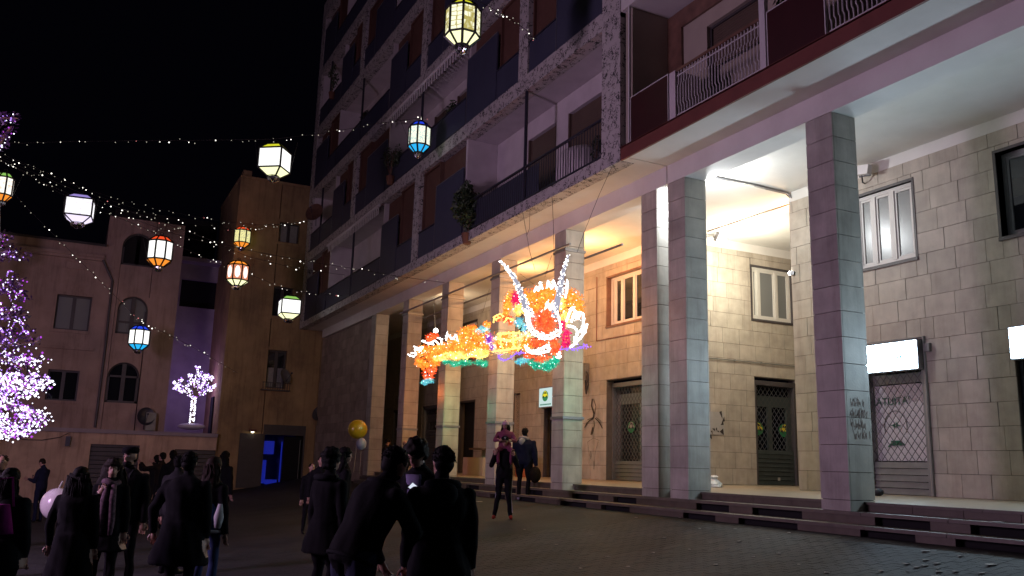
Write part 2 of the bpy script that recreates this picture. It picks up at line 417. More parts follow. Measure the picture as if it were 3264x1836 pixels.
def window(parent, ax, pl, a0, a1, z0, z1, mull, rec=.16, fm='frame', trim='darkframe', curtain=False, fw=.055, name='window', pm='glass'):
    """recessed window: stone trim, frame with sashes, panes as sub-parts"""
    f = MB()
    f.pb(ax, pl, a0, a1, z0, z0+.07, rec-.02, rec+.05); f.pb(ax, pl, a0, a1, z1-.07, z1, rec-.02, rec+.05)
    f.pb(ax, pl, a0, a0+.07, z0+.07, z1-.07, rec-.02, rec+.05); f.pb(ax, pl, a1-.07, a1, z0+.07, z1-.07, rec-.02, rec+.05)
    for q in mull: f.pb(ax, pl, q-.045, q+.045, z0+.07, z1-.07, rec-.03, rec+.05)
    w = f.build(name, M[fm], parent)
    ed = [a0+.07]+[q for q in mull]+[a1-.07]
    sa = MB()
    for i in range(len(ed)-1):
        l, r = ed[i]+(.045 if i else 0), ed[i+1]-(.045 if i < len(ed)-2 else 0)
        g = MB().pb(ax, pl, l+.05, r-.05, z0+.12, z1-.12, rec+.01, rec+.02); g.build('pane', M[pm], w)
        for (p, q, s, t) in ((l, r, z0+.07, z0+.12), (l, r, z1-.12, z1-.07), (l, l+.05, z0+.12, z1-.12), (r-.05, r, z0+.12, z1-.12)): sa.pb(ax, pl, p+.003, q-.003, s+.002, t-.002, rec-.01, rec+.04)
    sa.build('sash', M[fm], w)
    t = MB(); e = .05
    t.pb(ax, pl, a0-e, a1+e, z0-.06, z0, -.03, rec+.08); t.pb(ax, pl, a0-e, a1+e, z1, z1+e, -.012, rec+.06)
    t.pb(ax, pl, a0-e, a0, z0, z1, -.012, rec+.06); t.pb(ax, pl, a1, a1+e, z0, z1, -.012, rec+.06)
    t.build('window_trim', M[trim], w)
    MB().pb(ax, pl, a0, a1, z0, z1, rec+.30, rec+.32).build('room_back', M['dark' if not curtain else 'curtain'], w)
    return w

def mesh_grille(mb, ax, pl, a0, a1, z0, z1, d, step=.115, t=.009):
    """diamond lattice of flat bars clipped to a rectangle"""
    Hh = z1-z0; Wd = a1-a0; k = 1.25
    n = int((Wd+Hh/k)/step)+2
    for sgn in (1, -1):
        for i in range(-n, n*2):
            c = a0+i*step
            # line a = c + sgn*(z-z0)/k
            lo, hi = 0.0, Hh
            if sgn > 0: lo = max(lo, (a0-c)*k); hi = min(hi, (a1-c)*k)
            else: lo = max(lo, (c-a1)*k); hi = min(hi, (c-a0)*k)
            if hi-lo < .02: continue
            p, q = (c+sgn*lo/k, z0+lo), (c+sgn*hi/k, z0+hi)
            dl = math.hypot(q[0]-p[0], q[1]-p[1]); nx_, nz_ = -(q[1]-p[1])/dl*t, (q[0]-p[0])/dl*t
            dd = d+(.006 if sgn > 0 else 0)
            pts = [(p[0]+nx_, p[1]+nz_), (p[0]-nx_, p[1]-nz_), (q[0]-nx_, q[1]-nz_), (q[0]+nx_, q[1]+nz_)]
            P = [((pl+dd, a, z) if ax == 'X' else (a, pl+dd, z)) for a, z in pts]
            mb.prism(P, (.005, 0, 0) if ax == 'X' else (0, .005, 0))

def shop_front(parent, ax, pl, a0, a1, z0, z1, mm='shopmetal', split=None, low=1.05, beam=(2.55, 2.85), inner='dark', rec=.2, glass=True, stiles=True):
    """rolling grille: lattice above, solid slats below, door frame and glass behind"""
    r = thing_part = MB()
    r.pb(ax, pl, a0, a0+.06, z0, z1, rec-.1, rec+.14); r.pb(ax, pl, a1-.06, a1, z0, z1, rec-.1, rec+.14); r.pb(ax, pl, a0+.06, a1-.06, z1-.12, z1, rec-.1, rec+.14)
    sf = r.build('shop_door', M['darkframe' if mm == 'greenmetal' else mm], parent)
    g = MB(); mesh_grille(g, ax, pl, a0+.06, a1-.06, low, z1-.12, rec-.02, .15, .0065); g.build('grille', M['grille'], sf, kind='stuff')
    k = int((low-z0)/.105)
    sl = MB().pb(ax, pl, a0+.06, a1-.06, z0, low, 0, .02)
    h = (low-z0)/k
    sme = None
    for i in range(k):
        zz = z0+i*h; s = MB()
        s.pb(ax, pl, a0+.06, a1-.06, zz+.008, zz+h*.45, rec-.035, rec); s.pb(ax, pl, a0+.065, a1-.065, zz+h*.45, zz+h-.002, rec-.018, rec-.001)
        s.build('slat', M[mm], sf)
    d = MB()
    d.pb(ax, pl, a0+.06, a1-.06, beam[0], beam[1], rec+.05, rec+.12)
    if split: d.pb(ax, pl, split-.07, split+.07, low, beam[0], rec+.05, rec+.12)
    if stiles: d.pb(ax, pl, a0+.06, a0+.2, low, beam[0], rec+.05, rec+.12); d.pb(ax, pl, a1-.2, a1-.06, low, beam[0], rec+.05, rec+.12)
    d.build('door_frame', M[mm], sf)
    if glass: MB().pb(ax, pl, a0+.06, a1-.06, z0, z1-.12, rec+.125, rec+.14).build('glass', M['glass'] if inner == 'dark' else M[inner], sf)
    MB().pb(ax, pl, a0, a1, z0, z1, rec+.5, rec+.52).build('shop_interior', M['dark'], sf)
    return sf

# ------------------------------------------------------------------ pillars
def pillar(parent, y0, y1, zb=.30, x0=10.28, x1=10.80):
    ch = .4015; g = .005
    core = MB().box(x0+.02, x1-.02, y0+.02, y1-.02, zb, 6.49).build('pillar', M['joint'], parent)
    zs = [zb]+[.461+i*ch for i in range(16)]
    zs[-1] = 6.488
    for a, b in zip(zs[:-1], zs[1:]):
        for (p, q, s, t) in ((x0, x0+.026, y0, y1), (x1-.026, x1, y0, y1), (x0+.030, x1-.030, y0, y0+.026), (x0+.030, x1-.030, y1-.026, y1)):
            j = random.uniform(-.0015, .0015)
            block('stone_slab', 'pillar', core, p+j, q+j, s+(.002 if p == x0 or q == x1 else 0), t-(.002 if p == x0 or q == x1 else 0), a+g, b-g)
    return core

# ================================================================== RED-BALCONY BUILDING
red = thing('apartment_building', 'apartment building with dark red balcony panels and white railing over the nearest two pillars', 'building', (10.3, 9, 0))
for y0, y1 in ((13.13, 13.68), (9.395, 9.95), (5.66, 6.215)): pillar(red, y0, y1)
YJ = 13.70          # joint between the two buildings
MB().box(10.28, 10.80, 0, YJ-.012, 6.492, 6.88).build('beam', M['plaster'], red)
mb = MB(); mb.box(9.33, 22, 0, YJ-.012, 6.882, 7.12); mb.build('ceiling', M['plaster'], red)
mb = MB(); mb.box(9.285, 9.328, 0, 13.9, 6.872, 7.15); mb.box(9.285, 10.36, 0, 13.9, 7.125, 7.16); mb.build('red_fascia', M['redslab'], red)
# ground-floor wall with shops
rwh = [(10.61, 11.95, 4.79, 6.27), (7.4, 8.93, 4.79, 6.27), (10.62, 11.95, .49, 3.27), (7.2, 8.9, .49, 3.27)]
wall_r = stone_wall(red, 'ground_floor_wall', 'X', 13.6, 2.0, 13.74, .49, 6.66, rwh, ch=.394, sl=.575, near_first=False)
MB().box(13.61, 13.85, 2, 13.74, 6.66, 6.885).build('wall_top_band', M['plaster'], red)
# alley side of that wall
stone_wall(red, 'alley_wall', 'Y', 13.74, 13.63, 20, .49, 6.66, [], ch=.394, sl=.575, thick=-.2, limit=0)
MB().box(13.86, 20, 13.5, 13.735, 6.66, 6.882).build('wall_top_band', M['plaster'], red)
window(red, 'X', 13.6, 10.61, 11.95, 4.79, 6.27, [11.12, 11.56], rec=.10, trim='darkframe', curtain=True, pm='netglass')
window(red, 'X', 13.6, 7.4, 8.93, 4.79, 6.27, [8.1], rec=.18, fm='greymetal')
sh = shop_front(red, 'X', 13.6, 10.62, 11.95, .49, 3.2, 'shopmetal', None, 1.08, (2.52, 2.70), rec=.12, stiles=False)
MB().box(13.8, 13.81, 10.80, 11.89, 1.1, 2.5).build('poster_board', mat('white_poster', (.66, .62, .64), .6, .1, 2, 0), sh)
MB().box(13.79, 13.815, 10.68, 10.79, 1.1, 2.52).build('green_strip', mat('green_strip', (.05, .10, .03), .6), sh)
gm = mat('sign_green', (.015, .11, .06), .6, .05, 4, 0)
def text_obj(name, body, size, loc, m, parent, rot, ext=.003, kind=None):
    c = bpy.data.curves.new(name, 'FONT'); c.body = body; c.size = size; c.extrude = ext; c.align_x = 'LEFT'
    t = bpy.data.objects.new(name+'_tmp', c); COL.objects.link(t); dg = bpy.context.evaluated_depsgraph_get()
    me = bpy.data.meshes.new_from_object(t.evaluated_get(dg)); bpy.data.objects.remove(t); me.name = name
    me.materials.clear(); me.materials.append(m)
    o = place(name, me, parent, loc); o.matrix_local = Matrix.Translation(o.location) @ rot.to_4x4(); return o
RX = Matrix(((0, 0, -1), (-1, 0, 0), (0, 1, 0)))       # text on a wall facing -X
RYm = Matrix(((1, 0, 0), (0, 0, -1), (0, 1, 0)))       # text on a wall facing -Y
text_obj('lettering', "GRATUITA'", .205, (13.79, 12.13, 2.13), gm, sh, RX)
def arrow_logo(parent, x, yc, zc, s, m, name='logo'):
    mb = MB()
    for sg in (1, -1):
        pts = [(sg*.12, .42), (sg*.12, .16), (sg*.62, 0), (sg*.12, -.16), (sg*.12, -.42), (sg*.95, -.0)]
        pts = [(sg*.10, .46), (sg*.42, .10), (sg*.95, 0), (sg*.42, -.10), (sg*.10, -.46)]
        P = [(x, yc-a*s, zc+b*s) for a, b in pts]
        mb.prism(P, (-.004, 0, 0))
    return mb.build(name, m, parent)
arrow_logo(sh, 13.79, 11.44, 1.75, .13, gm)
mb = MB(); mb.box(13.785, 13.79, 11.33, 11.56, 1.38, 1.47); mb.tube([(13.787, 11.62, 1.36), (13.787, 11.52, 1.44), (13.787, 11.45, 1.39), (13.787, 11.36, 1.46), (13.787, 11.27, 1.38)], .018, 5); mb.build('mark', gm, sh)
mb = MB(); mb.tube([(13.787, 11.44+.25*math.cos(t), 1.72+.30*math.sin(t)) for t in np.linspace(-.4, 3.5, 22)], .006, 4); mb.build('outline', M['inkdark'], sh)
shop_front(red, 'X', 13.6, 7.2, 8.9, .49, 3.2, 'darkmetal', None, 1.08)
mb = MB(); mb.tube([(13.585, 10.56, .5), (13.585, 10.56, 3.3), (13.585, 11.9, 3.3)], .03, 6); mb.build('door_trim', M['shopmetal'], red)
# upper floor
mb = MB(); q = rects_minus((0, 13.7, 7.16, 10.1), [(10.9, 12.45, 7.16, 9.40), (6.4, 8.0, 7.16, 9.4)])
for r in q: mb.box(10.34, 10.6, r[0], r[1], r[2], r[3])
mb.build('balcony_wall', M['cream'], red)
mb = MB(); mb.box(10.28, 10.337, 13.18, 13.69, 7.16, 10.1); mb.box(10.28, 10.337, 5.5, 13.18, 9.72, 10.1); mb.build('brown_surround', M['brownwall'], red)
def rshutter(parent, y0, y1, z0, z1, zopen, x):
    mb = MB(); z = zopen
    while z < z1-.02: mb.box(x, x+.02, y0, y1, z, min(z+.048, z1)); z += .055
    mb.build('roller_shutter', M['shutter2'], parent)
    MB().box(x+.2, x+.22, y0, y1, z0, zopen+.1).build('glass', M['glass'], parent)
    mb = MB(); mb.box(x-.04, x+.2, y0, y0+.05, z0, z1); mb.box(x-.04, x+.2, y1-.05, y1, z0, z1); mb.box(x-.04, x+.2, y0+.05, y1-.05, z1-.05, z1); mb.build('shutter_frame', M['darkframe'], parent)
rshutter(red, 10.9, 12.45, 7.16, 9.4, 8.55, 10.46); rshutter(red, 6.4, 8.0, 7.16, 9.4, 8.2, 10.46)
MB().box(9.29, 10.6, 0, 13.9, 10.13, 10.4).build('upper_slab', M['plaster'], red)
MB().box(10.6, 22, 0, 13.85, 7.13, 23).build('building_core', M['cream'], red)
MB().box(9.40, 10.34, 13.64, 13.88, 7.16, 10.13).build('balcony_side_wall', M['cream'], red)
mb = MB(); mb.box(9.29, 9.34, 13.6, 13.64, 7.16, 10.13); mb.box(9.29, 9.37, 9.76, 9.89, 7.16, 10.13); mb.build('balcony_post', M['whitemetal'], red)
for y0, y1 in ((12.33, 13.57), (8.52, 9.73), (4.5, 6.0)):
    pn = MB().box(9.30, 9.335, y0+.02, y1-.02, 7.165, 8.085).build('red_panel', M['redpanel'], red)
    mb = MB(); mb.box(9.295, 9.34, y0, y1, 8.087, 8.105); mb.box(9.295, 9.34, y0, y0+.018, 7.165, 8.085); mb.box(9.295, 9.34, y1-.018, y1, 7.165, 8.085); mb.build('panel_edge', M['whitemetal'], pn)
MB().box(9.30, 9.9, 12.12, 12.30, 7.165, 8.09).build('panel_return', M['loggia'], red)
def bar_railing(parent, y0, y1, n, z0=7.19, z1=7.98):
    mb = MB(); mb.box(9.325, 9.34, y0, y1, z0, z0+.02); mb.box(9.325, 9.34, y0, y1, z1-.02, z1)
    r = mb.build('railing', M['whitemetal'], parent)
    MB().box(9.31, 9.37, y0, y1, z1+.07, z1+.12).build('handrail', M['brownwall'], r)
    b = MB(); h = z1-z0
    b.tube([(0, 0, -h/2), (0, 0, -h*.30), (-.01, .018, -h*.24), (-.01, .018, h*.24), (0, 0, h*.28), (0, 0, h/2+.08)], .011, 5)
    me = b.mesh('baluster', M['whitemetal'])
    for i in range(n): place('baluster', me, r, (9.332, y0+(i+.5)*(y1-y0)/n, (z0+z1)/2))
    return r
bar_railing(red, 9.92, 12.10, 27); bar_railing(red, 6.05, 8.48, 30)

# ================================================================== BLUE-PANEL BUILDING
blue = thing('apartment_building', 'tall apartment block with dark blue panels and brown shutters above the pillared arcade', 'building', (10.3, 27, 0))
YE = 41.1
for y0, y1 in ((14.05, 14.6), (17.735, 18.29), (21.365, 21.93), (25.075, 25.635), (28.72, 29.29), (32.40, 32.97)): pillar(blue, y0, y1)
MB().box(10.28, 10.80, YJ+.012, 40.6, 6.492, 6.88).build('beam', M['plaster'], blue)
MB().box(9.33, 22, YJ+.012, YE, 6.882, 7.12).build('ceiling', M['plaster'], blue)
bwh = [(19.2, 21.05, 4.82, 6.28), (19.2, 21.05, .49, 3.27), (24.15, 24.72, .49, 2.75), (26.42, 26.92, .49, 3.24), (30.1, 31.6, .49, 3.22), (33.9, 35.65, .49, 3.2), (30.2, 31.6, 4.82, 6.28), (26.4, 27.6, 4.82, 6.28), (38.4, 39.4, .49, 3.2)]
wall_b = stone_wall(blue, 'ground_floor_wall', 'X', 13.6, 17.6, YE, .49, 6.65, bwh, ch=.4, sl=.54)
MB().box(13.61, 13.85, 17.6, YE, 6.65, 6.885).build('wall_top_band', M['plaster'], blue)
pwh = [(15.96, 17.41, 4.82, 6.29), (15.98, 17.41, .50, 3.28)]
wall_p = stone_wall(blue, 'alley_wall', 'Y', 17.6, 13.6, 20, .50, 6.65, pwh, ch=.4, sl=.525)
MB().box(13.6, 20, 17.61, 17.85, 6.65, 6.885).build('wall_top_band', M['plaster'], blue)
window(blue, 'Y', 17.6, 15.98, 17.39, 4.84, 6.27, [16.24, 16.87], rec=.07, curtain=True, pm='netglass')
window(blue, 'X', 13.6, 19.25, 21.03, 4.84, 6.26, [19.85, 20.45, 20.84], rec=.16, trim='brownwall')
window(blue, 'X', 13.6, 30.2, 31.6, 4.84, 6.26, [30.9], rec=.14); window(blue, 'X', 13.6, 26.4, 27.6, 4.84, 6.26, [27.0], rec=.14)
yel = mat('sticker_yellow', (.85, .66, .05), .5, .05, 4, 0); grn = mat('sticker_green', (.015, .22, .07), .5, .05, 4, 0)
def taxi_badge(parent, ax, pl, d, a, z, s, e1=None, e2=None, sg=1, name='sticker'):
    """green oval with a plain yellow car"""
    def P(u, v, k): return (pl+d-k, a+sg*u*s, z+v*s) if ax == 'X' else (a+sg*u*s, pl+d-k, z+v*s)
    off = (lambda k: (-k, 0, 0) if ax == 'X' else (0, -k, 0))
    mb = MB(); mb.prism([P(math.cos(t)*1.05, math.sin(t)*.92-.12, 0) for t in np.linspace(0, 2*math.pi, 20, False)], off(.003))
    b = mb.build(name, e1 or grn, parent)
    mb = MB(); mb.prism([P(u, v, .004) for u, v in ((-.85,-.25),(.85,-.25),(.85,.05),(.6,.2),(.45,.55),(.1,.72),(-.3,.68),(-.5,.25),(-.85,.1))], off(.003))
    mb.build('car_mark', e2 or yel, b)
    mb = MB()
    for u in (-.5, .5): mb.prism([P(u+.2*math.cos(t), -.25+.2*math.sin(t), .008) for t in np.linspace(0, 2*math.pi, 10, False)], off(.003))
    mb.prism([P(u, v, .008) for u, v in ((-.38, .25), (-.05, .25), (-.05, .55), (-.22, .55))], off(.003)); mb.prism([P(u, v, .008) for u, v in ((.05, .25), (.5, .25), (.32, .5), (.05, .55))], off(.003))
    mb.build('car_detail', M['inkdark'], b); return b
dk = mat('navy_glass', (.006, .007, .02), .12, .1, 4, 0)
M['navy'] = dk
sp = shop_front(blue, 'Y', 17.6, 15.98, 17.41, .51, 3.2, 'greenmetal', 16.62, 1.40, (2.54, 2.82), inner='navy', rec=.10)
taxi_badge(sp, 'Y', 17.6, .20, 16.22, 1.97, .19); taxi_badge(sp, 'Y', 17.6, .20, 17.16, 1.96, .19)
MB().box(16.74, 16.82, 17.655, 17.662, .62, .70).build('notice', M['paper'], sp)
so = shop_front(blue, 'X', 13.6, 19.2, 21.05, .50, 3.2, 'greymetal', 19.84, 1.03, (2.60, 2.88), rec=.30)
taxi_badge(so, 'X', 13.6, .40, 20.38, 1.98, .17, None, M['paper'], -1)
# other openings under the arcade
for (y0, y1, z1) in ((24.15, 24.72, 2.75), (30.1, 31.6, 3.22), (38.4, 39.4, 3.2)):
    d = MB().box(13.85, 13.88, y0, y1, .49, z1).build('doorway', M['dark'], blue)
    mb = MB(); mb.box(13.60, 13.72, y0, y0+.06, .49, z1); mb.box(13.60, 13.72, y1-.06, y1, .49, z1); mb.box(13.60, 13.72, y0+.06, y1-.06, z1-.08, z1); mb.build('door_frame', M['darkframe'], d)
shop_front(blue, 'X', 13.6, 33.9, 35.65, .49, 3.2, 'shopmetal', None, 2.2)
gt = MB().box(13.66, 13.7, 26.42, 26.46, .49, 3.24).box(13.66, 13.7, 26.88, 26.92, .49, 3.24).build('folding_gate', M['cream'], blue)
mb = MB()
for i in range(5): mb.box(13.66, 13.68, 26.48+i*.09, 26.505+i*.09, .5, 3.2)
mesh_grille(mb, 'X', 13.6, 26.47, 26.87, .5, 3.2, .09, .12, .008); mb.build('lattice', M['cream'], gt)
MB().box(13.9, 13.92, 26.42, 26.92, .49, 3.24).build('gate_recess', M['dark'], gt)
# end wall of the arcade
stone_wall(blue, 'arcade_end_wall', 'X', 10.42, 33.02, YE, .02, 6.49, [], ch=.4, sl=.6, limit=260, m='darkstone')

# floors above
zb = [6.876+3.165*k for k in range(6)]; zt = [7.15]+[zb[k]+.42 for k in range(1, 6)]
mb = MB()
for k in range(6): mb.box(9.29, 9.62, 13.92, YE, zb[k]-.004, zt[k])
mb.box(9.292, 9.62, 13.92, YE, zt[5], 23.7)
mb.box(9.288, 9.66, 13.92, 14.62, zt[0], zb[5]-.01)       # corner upright
colY = [(18.1, 18.6), (25.5, 26.0), (33.08, 33.56)]
for k in range(5):
    A = (k % 2 == 0)
    for i, (c0, c1) in enumerate(colY):
        if (i == 1) == A: mb.box(9.288, 9.62, c0, c1, zt[k], zb[k+1]-.005)
mb.box(9.288, 9.62, 40.45, YE, zt[0], zb[5]-.01)
mb.build('concrete_frame', M['terrazzo'], blue)
mb = MB()
for k in range(1, 6): mb.box(9.622, 10.5, 13.92, YE, zb[k], zt[k]-.02)
mb.build('floor_slab', M['loggia'], blue)
MB().box(10.5, 22, 13.95, YE, 7.13, 23.6).build('building_core', M['loggia'], blue)
MB().box(9.64, 10.48, 13.95, 14.1, 7.13, 23.0).build('side_wall', M['cream'], blue)
bal = MB().tube([(0, 0, -.4), (0, 0, .4)], .010, 5).mesh('baluster', M['darkmetal'])
def cell(k, kind, y0, y1, first):
    z0, z1 = zt[k], zb[k+1]-.006
    if kind == 'blue':
        ph = min(2.02, z1-z0-.5)
        p = MB().box(9.315, 9.36, y0, y1, z0+.005, z0+ph).build('blue_panel', M['bluepanel'], blue)
        mb = MB(); mb.box(9.305, 9.37, y0, y1, z0+ph+.002, z0+ph+.03); mb.box(9.308, 9.365, y1-.02, y1-.001, z0, z0+ph); mb.build('panel_edge', M['greymetal'], p)
        mb = MB(); z = z0+ph-.1
        while z < z1: mb.box(9.56, 9.58, y0, y1, z, min(z+.05, z1)); z += .056
        mb.build('transom_shutter', M['shutter'], p)
    elif kind == 'shut':
        mb = MB(); z = z0+(.55 if (k+int(y0)) % 3 == 0 else 0)
        zz = z
        while z < z1: mb.box(9.50, 9.52, y0+.05, y1-.05, z, min(z+.05, z1)); z += .056
        s = mb.build('roller_shutter', M['shutter'], blue)
        mb = MB(); mb.box(9.42, 9.56, y0, y0+.05, z0, z1); mb.box(9.42, 9.56, y1-.05, y1, z0, z1); mb.box(9.42, 9.48, y0+.05, y1-.05, z1-.06, z1); mb.build('shutter_frame', M['shutter'], s)
        MB().box(9.56, 9.58, y0, y1, z0, z1).build('glass', M['glass'], s)
        g = MB().box(9.325, 9.335, y0+.02, y1-.02, z0+.03, z0+.84).build('balustrade_panel', M['bluepanel'], s)
        MB().box(9.31, 9.35, y0, y1, z0+.85, z0+.89).build('handrail', M['darkmetal'], s)
    else:
        # open loggia with two shuttered doors, posts and a railing
        mb = MB(); hs = [(y0+.55*(y1-y0), y0+.55*(y1-y0)+1.25), (y0+.27*(y1-y0), y0+.27*(y1-y0)+1.25)] if k else [(18.45, 20.0), (16.0, 17.85)]
        if y0 > 29 and k == 0: hs = [(30.0, 31.2)]
        for r in rects_minus((y0, y1, z0, z1), [(a, b, z0, z0+2.38) for a, b in hs]): mb.box(10.35, 10.48, r[0], r[1], r[2], r[3])
        lw = mb.build('loggia_wall', M['loggia'], blue)
        for a, b in hs:
            mb = MB(); z = z0
            while z < z0+2.35: mb.box(10.42, 10.44, a+.05, b-.05, z, z+.05); z += .056
            mb.box(10.36, 10.46, a, a+.05, z0, z0+2.38); mb.box(10.36, 10.46, b-.05, b, z0, z0+2.38)
            mb.build('door_shutter', M['shutter2'], lw)
        MB().box(9.40, 10.345, y1-.06, y1+.06, z0, z1).build('partition', M['loggia'], lw)
        if y0 > 15: MB().box(9.40, 10.345, y0-.06, y0+.06, z0, z1).build('partition', M['loggia'], lw)
        pc = [18.17, 25.75, 32.95, 38.6]; pm = [p for p in pc if y0+1 < p < y1-1]
        mb = MB(); mb.box(9.30, 9.36, y0+.03, y1-.03, z0+.86, z0+.90); mb.box(9.315, 9.345, y0+.03, y1-.03, z0+.04, z0+.07)
        r = mb.build('railing', M['darkmetal'], blue)
        if pm: MB().tube([(9.33, pm[0], z0-.05), (9.33, pm[0], z1)], .045, 8).build('post', M['darkmetal'], r)
        if first:
            n = int((y1-y0)/.115)
            for i in range(n): place('baluster', bal, r, (9.33, y0+.06+i*.115, z0+.46))
            MB().box(9.36, 9.37, y0+2.9, y1-.1, z0+.05, z0+.80).build('wind_screen', M['bluepanel'], r)
        else:
            for a, b in ((y0+.04, (pm or [(y0+y1)/2])[0]-.04), ((pm or [(y0+y1)/2])[0]+.04, y1-.04)):
                MB().box(9.325, 9.337, a, b, z0+.08, z0+.85).build('balustrade_panel', M['bluepanel'], r)
for k in range(5):
    if k % 2 == 0: cs = [('log', 14.62, 22.0), ('blue', 22.02, 24.1), ('shut', 24.1, 25.5), ('shut', 26.0, 27.65), ('blue', 27.65, 29.36), ('log', 29.42, 36.72), ('shut', 36.75, 38.3), ('blue', 38.3, 40.45)]
    else: cs = [('blue', 14.62, 16.7), ('shut', 16.7, 18.1), ('shut', 18.6, 20.0), ('blue', 20.0, 22.0), ('log', 22.03, 29.32), ('blue', 29.35, 31.68), ('shut', 31.68, 33.08), ('shut', 33.56, 34.87), ('blue', 34.87, 36.6), ('log', 36.63, 40.4)]
    for i, (kd, y0, y1) in enumerate(cs): cell(k, kd, y0, y1, k == 0 and i == 0)

# portico floor and steps (part of the ground)
mb = MB(); mb.add([(10.58, 0, .44), (13.7, 0, .49), (22, 0, .51), (22, 42, .51), (13.7, 42, .49), (10.58, 42, .44)], [(0, 1, 4, 5), (1, 2, 3, 4)])
mb.add([(10.575, 0, .441), (10.575, 42, .441), (10.62, 42, .443), (10.62, 0, .443)], [(3, 2, 1, 0)])
pf = mb.build('portico_floor', M['floor'], kind='structure')
steps = bpy.data.objects.new('steps', None); COL.objects.link(steps); steps.location = (10.0, 20, 0); ORG[steps] = np.array([10., 20, 0]); steps['kind'] = 'structure'
mb = MB(); mb.box(10.12, 10.55, 0, 33, -.1, .13); mb.box(10.42, 10.75, 0, 33, .13, .29); mb.box(10.61, 10.75, 0, 33, .29, .435); mb.build('step_core', M['dark'], steps)
px_c = [5.94, 9.67, 13.87, 18.01, 21.65, 25.35, 29.0, 32.7]
yy = -.0
def slabs(nm, m, x0, x1, z0, z1, L, a0=1.0, a1=33.0):
    a = a0
    while a < a1:
        b = min(a+L*random.uniform(.92, 1.08), a1); block(nm, m, steps, x0, x1, a+.004, b-.004, z0, z1); a = b
slabs('tread_slab', 'tread', 9.97, 10.31, .085, .133, 1.3); slabs('tread_slab', 'tread', 10.27, 10.60, .252, .301, 1.3)
slabs('nosing_slab', 'tread', 10.555, 10.74, .405, .4385, 1.3)
for i, c in enumerate(px_c):
    w = .75 if i != 2 else 1.0
    block('riser_block', 'redstep', steps, 10.0, 10.10, c-w+.07, c+w-.25, -.02, .083); block('riser_block', 'redstep', steps, 10.30, 10.40, c-w+.07, c+w-.05, .135, .25)
    if i < len(px_c)-1:
        m_ = (c+px_c[i+1])/2
        block('riser_block', 'redstep', steps, 10.0, 10.10, m_-.29, m_+.29, -.02, .083); block('riser_block', 'redstep', steps, 10.30, 10.40, m_-.29, m_+.29, .135, .25)
        n = 4; a0 = c+.30; a1 = px_c[i+1]-.30
        for j in range(n): block('riser_block', 'redstep', steps, 10.585, 10.62, a0+(a1-a0)*j/n+.004, a0+(a1-a0)*(j+1)/n-.004, .303, .403)

# ================================================================== FAR SIDE OF THE SQUARE
och = thing('ochre_house', 'tall ochre plastered house with a blue-lit dark doorway closing the far side', 'building', (8, 41.3, -.2))
ohol = [(8.0, 8.98, 11.03, 12.02), (7.98, 8.9, 7.42, 8.85), (7.96, 8.84, 4.04, 5.82), (8.05, 10.0, -.6, 2.36)]
mb = MB()
for q in rects_minus((6.02, 12, -1.2, 13.9), ohol): mb.pb('Y', 41.3, q[0], q[1], q[2], q[3], 0, .35)
mb.box(6.02, 6.25, 41.65, 47, -1.2, 13.9); mb.box(6.02, 12, 47, 47.3, -1, 13.9); mb.box(6.0, 12.1, 41.25, 47.3, 13.9, 14.02); mb.build('wall', M['ochre'], och)
mb = MB(); mb.box(5.93, 6.3, 41.2, 41.6, 13.4, 14.1) if 0 else mb.box(6.2, 6.6, 41.9, 42.4, 14.02, 14.5); mb.build('chimney', M['ochre'], och)
def old_window(parent, ax, pl, a0, a1, z0, z1, bars=1, fm='darkframe', pane='glass', sill=True, trim=None):
    mb = MB(); rec = .2; t = .07
    mb.pb(ax, pl, a0, a1, z0, z0+t, rec, rec+.06); mb.pb(ax, pl, a0, a1, z1-t, z1, rec, rec+.06); mb.pb(ax, pl, a0, a0+t, z0+t, z1-t, rec, rec+.06); mb.pb(ax, pl, a1-t, a1, z0+t, z1-t, rec, rec+.06)
    ed = np.linspace(a0, a1, bars+2)
    for q in ed[1:-1]: mb.pb(ax, pl, q-.07, q+.07, z0+t, z1-t, rec-.01, rec+.06)
    w = mb.build('window', M[fm], parent)
    for i in range(bars+1): MB().pb(ax, pl, ed[i]+.07, ed[i+1]-.07, z0+t, z1-t, rec+.03, rec+.04).build('pane', M[pane], w)
    if trim:
        mb = MB(); e = .13
        mb.pb(ax, pl, a0-e, a0, z0-e, z1+e, -.03, .05); mb.pb(ax, pl, a1, a1+e, z0-e, z1+e, -.03, .05); mb.pb(ax, pl, a0, a1, z1, z1+e, -.03, .05); mb.pb(ax, pl, a0, a1, z0-e, z0, -.05, .08); mb.build('window_trim', M[trim], w)
    return w
old_window(och, 'Y', 41.3, 8.0, 8.98, 11.03, 12.02, 1, trim='ochre', pane='curtain'); old_window(och, 'Y', 41.3, 7.98, 8.9, 7.42, 8.85, 1, trim='ochre')
w3 = old_window(och, 'Y', 41.3, 7.96, 8.84, 4.04, 5.82, 1, trim='ochre')
MB().box(8.05, 8.38, 41.51, 41.515, 4.1, 5.0).build('curtain', M['curtain'], w3); MB().box(8.5, 8.8, 41.51, 41.515, 4.1, 5.0).build('curtain', M['curtain'], w3)
mb = MB(); mb.box(7.75, 9.05, 40.9, 41.28, 3.9, 3.95)
for i in range(12): mb.box(7.78+i*.11, 7.80+i*.11, 40.9, 40.92, 3.95, 4.25)
mb.box(7.75, 9.05, 40.89, 40.93, 4.25, 4.28); mb.build('window_box_rail', M['darkmetal'], w3)
dr = MB().box(8.05, 8.13, 41.3, 41.5, -.6, 2.36).box(9.92, 10.0, 41.3, 41.5, -.6, 2.36).box(8.13, 9.92, 41.3, 41.5, 1.9, 2.36).build('doorway', M['darkframe'], och)
MB().box(8.1, 10.0, 43.2, 43.25, -.6, 2.4).build('passage_wall', mat('passage_blue', (.03, .05, .35), .8), dr)
